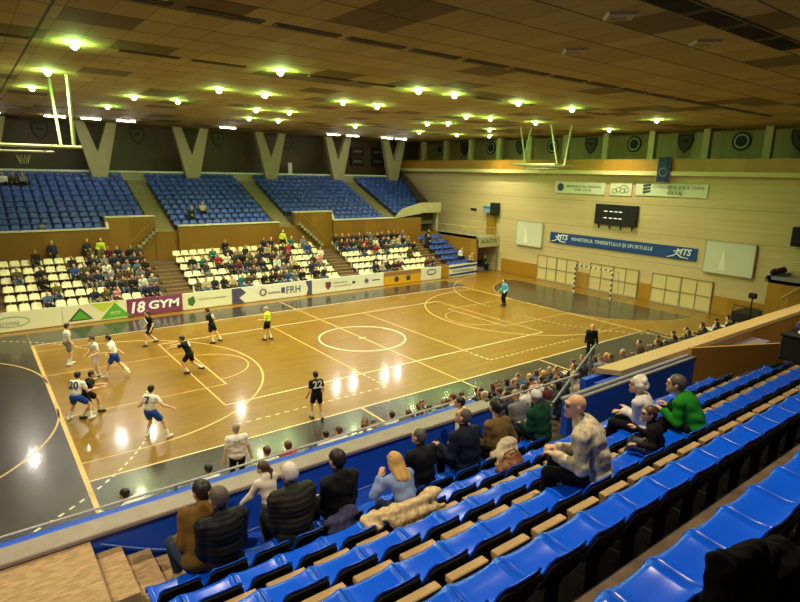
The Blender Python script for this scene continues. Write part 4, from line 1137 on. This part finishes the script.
# ---------------------------------------------------------------- clothes of the near spectators and the players
mat('jk_brown', '6b4f22', .85, spec=.15, var=.12, scale=14); mat('jk_puffer', '17181a', .55, spec=.15); mat('jk_hoodwhite', 'd9d2c4', .85, spec=.15); mat('jk_black', '121316', .7, spec=.15)
mat('jk_puffergrey', '26241f', .6, spec=.15); mat('jk_denim', '7f93bf', .85, spec=.15, var=.12, scale=40); mat('jk_suit', '151a2c', .75, spec=.15); mat('jk_blouse', 'd8c7ad', .8, spec=.15)
mat('jk_olive', '6e5a34', .85, spec=.15); mat('jk_green', '17402c', .85, spec=.15); mat('jk_camo', 'bdb092', .85, spec=.15, var=.5, scale=16); mat('jk_white', 'd7d4d0', .8, spec=.15); mat('jk_bright', '1f7a1c', .8, spec=.15); mat('jk_dark', '1d1714', .85, spec=.15)
mat('knit_white', 'd6cfc6', .9, bump=.4, scale=80); mat('tr_jeans', '2f3a55', .85, spec=.15); mat('tr_black', '111112', .8, spec=.15); mat('tr_grey', '55585e', .85, spec=.15)
mat('js_white', 'dedbd2', .75, spec=.15); mat('js_black', '131417', .7, spec=.15); mat('js_blue', '21489e', .7, spec=.15); mat('js_neon', 'b6d92c', .65, spec=.15, emit=None); mat('js_sky', '5aa0c4', .75, spec=.15); mat('num_blue', '1d2c5c', .6); mat('num_white', 'e6e6e6', .6)
mat('sock_white', 'd9d7cf', .8); mat('phone_black', '0a0a0c', .2)
def on_seat(i, x, dy=.15): return (x, row_y(i)+dy, pan_z(i)+.03)
R_ = 1.03
G = 'spectators in the near stand'
mat('hair_greydark', '51483f', .55, var=.35, scale=70)
def near(label, i, x, P, top, hair, legs='tr_black', skin='skin_light', dy=.15, yaw=0.0, shoes='shoe_dark', extra=None, **k):
    return person(label, on_seat(i, x, dy), yaw, P, [top, W_TROUSERS(legs), W_SHOES(shoes)], hair, skin, .018, .011, .0065, G, extra=extra, **k)
near('person in a brown hooded jacket seated at the stairs end of front row', 0, -14.17, sit(s=R_, lean=.38, side=.28, look=.4), W_JACKET('jk_brown', hood=True, e=.026), ('short', 'hair_dark'), 'tr_jeans', dy=.36)
near('dark-grey-haired person in a black quilted jacket beside the brown hooded jacket', 0, -13.95, sit(s=R_, lean=.12, w=1.06, fat=1.08, look=.3), W_JACKET('jk_puffer', e=.028, quilt=.007, fold=None), ('short', 'hair_greydark'), 'tr_jeans')
person('ponytailed child in a cream hooded top standing at the parapet', (-13.12, -17.74, WALK), .25, stand(s=.67, lean=.3, look=.5, handl=(-.26, .26, .62), handr=(.1, .28, .64)), [W_JACKET('jk_hoodwhite', hood=True), W_TROUSERS('tr_grey'), W_SHOES('shoe_dark')], ('ponytail', 'hair_brown'), group=G)
near('white-haired person in a dark quilted jacket in front row', 0, -13.1, sit(s=1.06, lean=.12, w=1.05, fat=1.08, look=.2), W_JACKET('jk_puffergrey', e=.032, quilt=.009, fold=None), ('crop', 'hair_white'))
near('dark-haired person in a black top with grey collar in front row', 0, -12.45, sit(s=R_, lean=.12, look=.25), W_JACKET('jk_black', hood=True), ('short', 'hair_dark'))
near('long-haired blonde person in a pale blue denim jacket, hand to chin', 1, -12.06, sit(s=.82, lean=.48, look=.2, handl=(-.2, .3, .42), curl=1.0), W_JACKET('jk_denim'), ('long', 'hair_blonde'), 'tr_jeans')
near('short-haired person in a plain black jacket between the blonde person and the dark suit', 0, -11.13, sit(s=.95, lean=.14, w=1.04, fat=1.05, look=.35), W_JACKET('jk_black', e=.026), ('crop', 'hair_greydark'))
def phone(root, P, J):
    b = MB().cbox(-.036, .036, -.005, .005, -.075, .075, .004)
    o = b.build('smartphone', _M['phone_black']); w = root.matrix_world
    o.location = Vector(root.location)+Vector(J['wrl'])+Vector((.02, .1, .03)); o.rotation_euler = (.5, 0, 0)
    tag(o, 'black smartphone held by the person in the dark suit jacket', 'smartphone')
near('person in a dark navy suit jacket looking down at phone', 0, -10.27, sit(s=1.04, lean=.2, w=1.05, fat=1.05, look=.5, nod=-.25, handl=(-.3, .34, .36), handr=(.05, .34, .3)), W_JACKET('jk_suit', e=.026), ('crop', 'hair_greydark'), extra=phone, curl=.9)
person('person in a cream blouse standing at the parapet beyond the dark suit', (-9.75, -17.72, WALK), .5, stand(s=.72, lean=.15, look=.4), [W_TOP('jk_blouse'), W_TROUSERS('tr_black'), W_SHOES('shoe_dark')], ('short', 'hair_dark'), group=G)
near('person in an olive top with dark bun, leaning right', 0, -9.64, sit(s=1.04, lean=.15, side=.08, look=-.1, handr=(.42, .25, .3)), W_TOP('jk_olive'), ('bun', 'hair_dark'))
near('person in a dark green hoodie and white knitted cap', 0, -8.58, sit(s=.95, lean=.22, side=-.05, look=-.3), W_JACKET('jk_green', hood=True, e=.026), ('cap', 'knit_white'))
near('bald person in a mottled beige jacket sitting sideways', 3, -10.78, sit(s=1.08, hs=1.02, lean=.34, w=1.05, fat=1.06, look=.5, handl=(-.2, .42, .3), handr=(.0, .44, .3), footl=(-.12, .5, -.4), footr=(.16, .5, -.4)), W_JACKET('jk_camo', e=.026, fold=.005), None, yaw=.5, curl=.9)
near('white curly-haired person in a white blouse, arms folded', 2, -8.38, sit(s=.92, hs=1.18, pelvis=(0, .02, .05), lean=.18, look=.55, handl=(.04, .3, .24), handr=(-.05, .33, .22)), W_TOP('jk_white', e=.022), ('curly', 'hair_white'), yaw=.25)
near('small child in a dark top beside the bright green shirt', 3, -9.6, sit(s=.64, hs=1.3, pelvis=(0, .0, .03), lean=.25, look=.6, handl=(-.2, .2, .12), handr=(.1, .26, .2), footl=(-.1, .34, -.22), footr=(.1, .34, -.22)), W_JACKET('jk_dark'), ('short', 'hair_brown'), 'tr_grey', yaw=.4)
near('person with short dark grey hair in a bright green shirt', 3, -8.6, sit(s=.88, hs=1.22, pelvis=(0, .02, .03), lean=.52, w=1.04, fat=1.08, look=.35, handl=(-.16, .4, .2), handr=(.1, .42, .2)), W_TOP('jk_bright', e=.024), ('short', 'hair_greydark'), yaw=.2)

# coats and bags lying on the seats
def soft(name, label, cat, loc, prims, m, h=.014, amp=.006, f=60, parts=None):
    t = empty(name, loc, 0, label, cat)
    def nz(X): return amp*(np.sin(X[..., 0]*f+3*np.sin(X[..., 1]*f*.4))+np.sin(X[..., 2]*f*.8+X[..., 1]*f*.5))
    net_obj('cloth', [net(prims, h, noise=nz, k=.04)], [m], t); return t
fur = mat('coat_cream', 'c9b184', .95, var=.3, scale=30)
def drape(w, top, front, back):
    return [ell((0, -.03, top-.02), (w, .07, .05), 0), ell((0, -.1, top-back*.6), (w*.9, .045, back*.7), 0), cap((-w, -.03, top), (w, -.03, top+.01), .045, .04, 0), cap((-w*.9, .04, top-front), (w*.8, .05, top-front*.8), .05, .05, 0), cap((-w*.8, -.09, top-back), (w*.9, -.1, top-back*1.1), .04, .045, 0),
            cap((-w*.5, -.03, top), (-w*.4, -.1, top-back), .045, .05, 0), cap((w*.4, -.03, top), (w*.5, .06, top-front), .05, .05, 0), cap((0, -.03, top), (0, -.1, top-back), .05, .05, 0)]
soft('fur_coat', 'cream fur-trimmed coat draped over the seats behind the blonde woman', 'coat', (-12.2, row_y(1)-.0, pan_z(1)), [ell((0, -.04, .27), (.4, .1, .06), 0), ell((-.36, .08, .2), (.17, .14, .08), 0), ell((.1, -.13, .17), (.36, .05, .12), 0), ell((-.15, .08, .2), (.2, .08, .1), 0), ell((.34, -.02, .33), (.12, .1, .07), 0), cap((-.2, -.06, .3), (.3, -.09, .33), .05, .04, 0)], fur, amp=.012, f=42)
soft('folded_jacket', 'crumpled dark violet jacket on the seat behind the black top', 'jacket', (-12.62, row_y(0)-.03, pan_z(0)), drape(.2, .28, .12, .1)+[ell((.12, -.02, .3), (.12, .1, .08), 0)], mat('coat_violet', '2c2f52', .8))
soft('cream_coat', 'cream coat draped behind the person in the olive top', 'coat', (-9.75, row_y(0)-.02, pan_z(0)), drape(.26, .3, .14, .14)+[ell((.1, .02, .36), (.2, .09, .1), 0)], mat('coat_ivory', 'cdbd9b', .9))
t = soft('handbag', 'brown leather handbag on the seats behind the cream coat', 'handbag', (-10.35, row_y(1)+.12, pan_z(1)), [ell((0, 0, .14), (.24, .11, .13), 0), ell((.1, .02, .2), (.14, .1, .09), 0)], mat('bag_leather', '7c4a22', .5, var=.3, scale=20), amp=.01, f=45)
MB().tube([(-.16, 0, .24), (-.1, .0, .36), (.08, 0, .37), (.15, 0, .25)], .012).build('handle', _M['bag_leather'], t)
t = soft('black_coat', 'black coat hung over the nearest seats in the foreground corner', 'coat', (-12.68, -22.9, 6.0), [cap((-.36, .04, .66), (.4, .02, .4), .05, .07, 0), ell((-.1, .0, .36), (.3, .1, .32), 0), ell((.3, -.05, .16), (.38, .14, .3), 0), cap((-.36, .02, .62), (-.42, .0, .05), .06, .07, 0), cap((.4, .0, .4), (.75, -.1, .1), .09, .12, 0)], mat('coat_black', '0b0b0d', .9, spec=.08), h=.018)
t = empty('equipment_case', (-.35, -19.6, 4.5), 0, 'dark grey equipment case standing at the end of the seat rows', 'case')
MB().cbox(-.95, 2.4, -.4, .4, 0, .55, .03).build('body', mat('case_dark', '1c1a19', .7), t); MB().cbox(-.98, 2.43, -.43, .43, .55, .6, .015).build('lid', dark_metal, t)
soft('white_cloth', 'white crumpled cloth lying on the dark equipment case', 'cloth', (-.9, -19.6, 5.1), [ell((0, 0, .04), (.25, .2, .05), 0), ell((.2, .1, .06), (.14, .12, .06), 0)], white_paint)
soft('sports_bag', 'violet sports bag behind the white cloth on the dark case', 'bag', (-.5, -19.4, 5.1), [ell((0, 0, .13), (.35, .16, .12), 0)], mat('bag_violet', '4b3c8c', .7))
for k, (x, m, lab) in enumerate(((20.0, 'cl_black', 'black bag on the near balcony counter, leftmost'), (20.7, 'cl_burgundy', 'dark red bag on the near balcony counter'), (21.3, 'cl_charcoal', 'charcoal bag on the near balcony counter by the wall'))):
    soft('sports_bag', lab, 'bag', (x, -11.5, 3.3), [ell((0, 0, .16), (.32, .18, .15), 0), cap((-.2, 0, .25), (.15, 0, .3), .09, .07, 0)], _M[m], h=.03)
# handrails of the near stair
rail('stand_railing', 'sloping grey handrail of the near stair, between the spectators', [(-5.3, -16.1, 2.5), (-3.9, -16.1, 3.55)], [(-5.35, -16.1, 2.4), (-3.75, -16.1, 3.65)], .8, grey_metal, .032, ())
rail('stand_railing', 'thin level handrail across the near stair opening', [(-8.5, -16.8, 3.6), (-5.6, -16.8, 3.6)], [(-8.6, -16.8, 3.6), (-5.4, -16.8, 3.6)], .62, mat('rail_white', 'b9b9b0', .5), .022, ())
t = empty('parapet_rail', (-15, -16.72, 4.41), 0, 'thin pale rail along the outer edge of the near parapet', 'railing'); MB().tube([(-12, 0, 0), (6.4, 0, 0)], .016).build('rail', _M['rail_white'], t)
b = MB()
for x in range(-11, 7, 2): b.box(x-.015, x+.015, -.02, .02, -.06, .0)
b.build('bracket', grey_metal, t)
rail('stand_railing', 'bent pale handrail before the near balcony wood wall', [(19.2, -12.6, 2.0), (19.2, -14.4, 2.9)], [(19.2, -12.3, 1.9), (19.2, -13.2, 2.75), (19.2, -15.5, 3.0)], .3, mat('rail_pale', 'b5a878', .5), .035, ())
t = empty('wall_cable', (-15.0, -17.31, 4.3), 0, 'pale blue cable sloping down the blue parapet wall', 'cable'); MB().tube([(0, 0, 0), (.5, 0, -.28), (1.0, 0, -.5), (1.5, .0, -.53), (6.2, .0, -.53)], .009).build('cable', mat('cable_blue', '6f8fd8', .5), t)
t = empty('corner_post', (-14.05, -10.15, 0), 0, 'short white post at the near end of the yellow end line', 'post'); MB().tube([(0, 0, 0), (0, 0, .5)], .09, 12).build('post', white_paint, t); MB().lathe([(0, 0), (.16, 0), (.16, .03), (0, .03)], n=14).build('base', white_paint, t)
# ---------------------------------------------------------------- players, referee, coaches
def number(s, m, size=.24):
    def f(root, P, J):
        T = Matrix(J['T'].tolist()) if False else Matrix([list(r) for r in J['T']])
        p = Vector(J['chest'])+T @ Vector((0, -.158*P.get('s', 1), .03))
        e = (T.to_4x4() @ Matrix.Rotation(PI/2, 4, 'X')).to_euler()
        text_mesh('shirt_number', s, _M[m], root, p, e, None, size, depth=.006, bold=.02)
    return f
def player(label, x, y, yaw, P, jersey, shorts, sleeves=.55, hair=('short', 'hair_dark'), extra=None, socks='sock_white', shoes='shoe_dark', skin='skin_light', legs=None, grp='players on the court'):
    wear = [dict(name='jersey', mat=jersey, on=(TORSO, HIPS, UARM), e=.02, clip={UARM: sleeves}, fold=.004, h=.02)]
    if sleeves > 1: wear[0]['on'] = (TORSO, HIPS, UARM, FARM); wear[0]['clip'] = {FARM: .94}
    if legs: wear.append(W_TROUSERS(legs, h=.02))
    else: wear.append(dict(name='shorts', mat=shorts, on=(HIPS, THIGH), e=.028, clip={THIGH: .62}, fold=.004, h=.02))
    if not legs: wear.append(dict(name='sock', mat=socks, on=(SHIN,), e=.009, h=.018, tail=.42))
    wear.append(W_SHOES(shoes))
    return person(label, (x, y, .006), yaw, P, wear, hair, skin, .022, .013, .009, grp, extra=extra)
player('player in white jersey and shorts standing alone nearest the far touchline', -12.95, 3.5, -1.5, stand(s=1.06, handl=(-.2, .2, .95), handr=(.22, .15, .92), footl=(-.1, .05, .09), footr=(.12, -.1, .09)), 'js_white', 'cl_grey', shoes='sock_white')
player('player in white jersey number 20 and blue shorts, back to us', -13.5, -2.98, -.75, stand(s=1.06, lean=.28, pelvis=(0, -.08, .88), handl=(-.3, .4, 1.1), handr=(.38, .35, 1.05), footl=(-.36, -.05, .09), footr=(.32, .12, .09)), 'js_white', 'js_blue', extra=number('20', 'num_blue', .26), shoes='sock_white')
player('player in black kit wrestling beside the white number 20', -13.12, -2.75, -1.9, stand(s=1.02, lean=.35, pelvis=(0, -.1, .84), handl=(-.3, .4, 1.0), handr=(.3, .45, 1.1), footl=(-.2, .25, .09), footr=(.24, -.25, .09)), 'js_black', 'js_black')
player('player in white jersey and shorts behind the number 20', -12.25, 1.1, 1.9, stand(s=1.03, lean=.12, handl=(-.3, .3, 1.1), handr=(.3, .25, 1.0), footl=(-.15, .2, .09), footr=(.15, -.15, .09)), 'js_white', 'js_white', shoes='sock_white')
player('player in white jersey and blue shorts running before the yellow key', -11.65, .75, 1.1, stand(s=1.04, lean=.2, handl=(-.3, .3, 1.15), handr=(.3, -.2, 1.0), footl=(-.1, .35, .12), footr=(.12, -.45, .2)), 'js_white', 'js_blue', shoes='sock_white')
player('player in white jersey number 7 and blue shorts, arms spread', -11.84, -5.72, -.85, stand(s=1.06, lean=.14, pelvis=(0, 0, .9), handl=(-.5, .15, .98), handr=(.62, .2, 1.02), footl=(-.2, .0, .09), footr=(.5, .1, .09)), 'js_white', 'js_blue', extra=number('7', 'num_blue', .26), shoes='sock_white')
def sash(root, P, J):
    p = J['chest']; T = J['T']
    b = MB(); q = [tuple(p+T@np.array(v)) for v in ((-.15, .145, -.1), (0, .16, -.02), (.14, .145, .08))]
    b.tube(q, .02, 6); b.build('white_sash', _M['num_white'], root)
player('player in black kit with white chest band near the purple board', -9.3, 4.6, 1.7, stand(s=1.04, lean=.1, pelvis=(0, 0, .9), handl=(-.32, .1, .85), handr=(.3, .15, .9), footl=(-.12, .3, .09), footr=(.2, -.35, .12)), 'js_black', 'js_black', extra=sash)
player('player in black kit leaning forward with both arms stretched out', -9.1, -.3, .95, stand(s=1.04, lean=.4, pelvis=(0, -.15, .86), handl=(-.2, .72, 1.1), handr=(.18, .7, 1.12), footl=(-.12, -.1, .09), footr=(.14, -.62, .2)), 'js_black', 'js_black', extra=number('8', 'num_white', .22))
player('player in black kit with white shoulders running to the left', -6.75, 3.3, .9, stand(s=1.03, lean=.25, handl=(-.3, .35, 1.1), handr=(.34, .0, 1.1), footl=(-.1, -.1, .09), footr=(.12, -.4, .14)), 'js_black', 'js_black', extra=number('14', 'num_white', .22))
player('referee in a neon yellow shirt and black shorts', -4.25, 2.3, .8, stand(s=1.0, lean=.05, handl=(-.24, .3, 1.1), handr=(.28, .15, .95), footl=(-.1, .1, .09), footr=(.12, -.15, .09)), 'js_neon', 'js_black', hair=('crop', 'hair_grey'), grp='referees')
player('player in black kit number 22 walking away near the front sideline', -6.85, -7.5, -.15, stand(s=1.0, lean=.1, handl=(-.3, .1, .9), handr=(.3, .2, .95), footl=(-.12, .12, .09), footr=(.16, -.12, .09)), 'js_black', 'js_black', extra=number('22', 'num_white', .26))
player('goalkeeper in a light blue top before the far goal', 11.95, 1.1, 1.4, stand(s=1.03, lean=.1, handl=(-.35, .25, 1.05), handr=(.34, .2, 1.0)), 'js_sky', None, 2, legs='tr_black')
player('coach in a white printed shirt standing on the dark touchline', -10.72, -10.15, -.2, stand(s=1.06, fat=1.16, w=1.1, lean=.03, handl=(-.36, .0, .9), handr=(.36, .0, .9)), 'js_white', None, .7, ('crop', 'hair_grey'), extra=lambda r, P, J: text_mesh('shirt_print', 'SPORT', _M['cl_denim'], r, Vector(J['chest'])+Vector((0, -.185, .08)), (PI/2, 0, 0), .26, .06), legs='tr_black', grp='team officials')
player('fair-haired official in black standing at the right touchline', 7.0, -8.9, 2.3, stand(s=1.0, lean=.05), 'js_black', None, 2, ('short', 'hair_blonde'), legs='tr_black', grp='team officials')
t = empty('sideline_bench', (-7.5, -11.05, 0), 0, 'long substitutes bench along the near touchline', 'bench')
MB().cbox(-6.8, 5.2, -.18, .18, .4, .45, .01).build('seat', wood_panel, t)
for x in (-6.5, -3.5, -.5, 2.4, 4.9): MB().box(x-.03, x+.03, -.15, .15, 0, .4).build('leg', grey_metal, t)
subs = [(-11.75, 'js_white', 'short', 0), (-10.15, 'js_white', 'short', .1), (-9.6, 'cl_red', 'short', 0), (-8.45, 'js_white', 'crop', 0), (-8.0, 'js_white', 'short', 0), (-7.1, 'cl_burgundy', 'short', .1), (-6.15, 'js_white', 'crop', 0), (-5.05, 'jk_blouse', 'short', 0), (-3.6, 'jk_blouse', 'short', 0)]
for n, (x, m, hs, ln) in enumerate(subs):
    person(f'substitute seated on the near bench, {ORD[n]} from the left', (x, -11.03, .45), rnd.uniform(-.2, .2), sit(s=1.02, lean=.1+ln, look=rnd.uniform(-.2, .5)),
           [dict(name='shirt', mat=m, on=(TORSO, HIPS, UARM), e=.02, clip={UARM: .6}, h=.024), dict(name='shorts', mat='js_blue', on=(HIPS, THIGH), e=.024, clip={THIGH: .6}, h=.024), W_SHOES('shoe_dark')], (hs, ('hair_dark', 'hair_brown', 'hair_auburn')[n % 3]), h=.024, hh=.014, hf=.009, group='substitutes on the near bench')
person('person in white shirt bent low over the bench by the white post', (-13.3, -11.0, .45), .5, sit(s=1.05, lean=.75, w=1.1, fat=1.1, side=-.2, look=.2), [W_TOP('js_white', h=.022), W_TROUSERS('tr_black', h=.022), W_SHOES('shoe_dark')], ('short', 'hair_dark'), h=.022, hh=.013, hf=.009, group='substitutes on the near bench')

# ---------------------------------------------------------------- the crowd
TOPS = ['black']*7+['charcoal']*5+['navy']*5+['grey']*3+['brown']*3+['burgundy']*2+['beige']*2+['white']*3+['red', 'olive', 'blue', 'denim', 'teal', 'olive', 'pink', 'black', 'charcoal']
LEGS = ['black', 'denim', 'charcoal', 'navy', 'denim', 'grey', 'brown']
HAIRS = ['hair_dark']*5+['hair_brown']*4+['hair_grey', 'hair_blonde', 'hair_auburn']
def put(bn, k, j, top=None):
    loc = LOWER[(bn, k, j)]; tp = top or rnd.choice(TOPS); lg_ = rnd.choice(LEGS)
    crowd('sit', rnd.randrange(9), (loc.x+rnd.uniform(-.05, .05), loc.y-.02, loc.z+.0), PI+rnd.uniform(-.4, .4), 'cl_'+tp, 'cl_'+lg_, rnd.choice(HAIRS),
          f'seated person in {tp} top, far lower stand, {bn} block, {ORD[k]} row, {ORD[j]} seat', f'spectators in the far lower stand, {bn} block', rnd.choice(('skin_light', 'skin_tan')))
DENS = {'left': lambda k, j: (.92 if j > 7 else .5 if j > 5 else .1)*(1.15 if k > 1 else .75), 'middle': lambda k, j: (.85 if 4 < j < 13 else .5)*(1.0 if k in (0, 2, 3, 4) else .8), 'right': lambda k, j: (.9 if k > 3 else .18 if k > 0 else .35)*(1.0 if j < 10 else 1.2)}
for (bn, k, j) in sorted(LOWER):
    if rnd.random() < DENS[bn](k, j): put(bn, k, j, 'orange' if (bn, k, j) == ('right', 1, 2) else None)
for k, (x, y, z) in enumerate(((16.6, 11.6+.8*4, lower_floor(4)+.42), (17.2, 11.6+.8*5, lower_floor(5)+.42), (18.3, 11.6+.8*1, lower_floor(1)+.42), (18.85, 11.62, lower_floor(0)+.42))):
    tp = ('black', 'charcoal', 'white', 'beige')[k]
    crowd('sit', k, (x, y, z), PI, 'cl_'+tp, 'cl_black', 'hair_dark', f'seated person in {tp} top on the blue corner block seats', 'spectators on the blue corner block')
mat('vest_yellow', 'c7d62e', .6)
for x, y, k, tp, lab in ((-9.25, 16.15, 1, 'vest_yellow', 'steward in a yellow vest standing by the wood wall, left block'), (3.3, 16.15, 2, 'vest_yellow', 'steward in a yellow vest standing by the wood wall, middle block'), (-11.9, 16.1, 0, 'cl_navy', 'standing person in navy by the wood wall, left block'), (-10.0, 16.15, 2, 'cl_charcoal', 'standing person in charcoal beside the left steward')):
    crowd('stand', k, (x, y, lower_floor(5)), PI+.2, tp, 'cl_black', 'hair_dark', lab, 'people standing by the wood wall')
for bn, k, j, tp, hm, lab in (('first', 8, 6, 'white', 'hair_white', 'person in white high in the first upper block'), ('first', 8, 7, 'brown', 'hair_dark', 'person in brown high in the first upper block'), ('first', 8, 8, 'grey', 'hair_dark', 'person in grey high in the first upper block'),
                             ('second', 1, 2, 'black', 'hair_white', 'person in black with white hair low in the second upper block'), ('second', 2, 4, 'beige', 'hair_brown', 'person in a tan top in the second upper block')):
    loc = UPPER[(bn, k, j)]
    crowd('sit', j, loc, PI, 'cl_'+tp, 'cl_black', hm, lab, 'spectators in the far upper tier')
soft('grey_bag', 'grey bag on the front row of the first upper block', 'bag', (-12.2, 17.1, upper_floor(0)+.42), [ell((0, 0, .15), (.22, .15, .16), 0)], _M['cl_grey'], h=.03)
n = 0
for k in range(6):
    for j in range(16):
        x = -8.4+.72*j+.2*(k % 2)
        if rnd.random() < ((.9 if 3 < j < 14 else .5) if k < 3 else .85) and not (k > 2 and j > 8):
            tp = rnd.choice(TOPS+['white', 'yellow', 'white', 'blue', 'teal', 'beige'])
            crowd('sit', rnd.randrange(9), (x, -11.85-.8*k, lower_floor(k)+.4), rnd.uniform(-.4, .4), 'cl_'+tp, 'cl_'+rnd.choice(LEGS), rnd.choice(HAIRS), f'spectator in {tp} top, near lower stand beyond the parapet opening, {ORD[k]} row, {ORD[j]} place', 'spectators in the near lower stand')
for j in range(13):
    x = 6.3+.68*j; k = j % 2
    tp = 'white' if j in (10, 12) else rnd.choice(['black', 'charcoal', 'navy', 'black', 'brown'])
    crowd('sit', rnd.randrange(9), (x, -11.85-.4*k, lower_floor(0)+.4), rnd.uniform(-.3, .3), 'cl_'+tp, 'cl_black', 'hair_dark', f'spectator in {tp} top seen beyond the wooden beam, {ORD[j]} from the left', 'spectators beyond the wooden beam')
crowd('sit', 2, (20.9, 12.1, .48), PI, 'cl_black', 'cl_black', 'hair_dark', 'person in black seated on the bench under the far balcony', 'people under the far balcony')
# ---------------------------------------------------------------- camera, world, output
cam = bpy.data.cameras.new('camera'); cam.sensor_width = 36; cam.lens = 567.25*36/800; cam.clip_start = .05; cam.clip_end = 200
co = bpy.data.objects.new('camera', cam); COL.objects.link(co)
co.location = (-15.779, -23.836, 8.4897); co.rotation_euler = (1.34785, -.02113, -.64721)
scene.camera = co
wd = bpy.data.worlds.new('hall_air'); scene.world = wd; wd.use_nodes = True
wd.node_tree.nodes['Background'].inputs[0].default_value = (1, .85, .58, 1); wd.node_tree.nodes['Background'].inputs[1].default_value = .1
scene.view_settings.view_transform = 'Standard'; scene.view_settings.look = 'None'; scene.view_settings.gamma = 1; scene.view_settings.exposure = 0.0
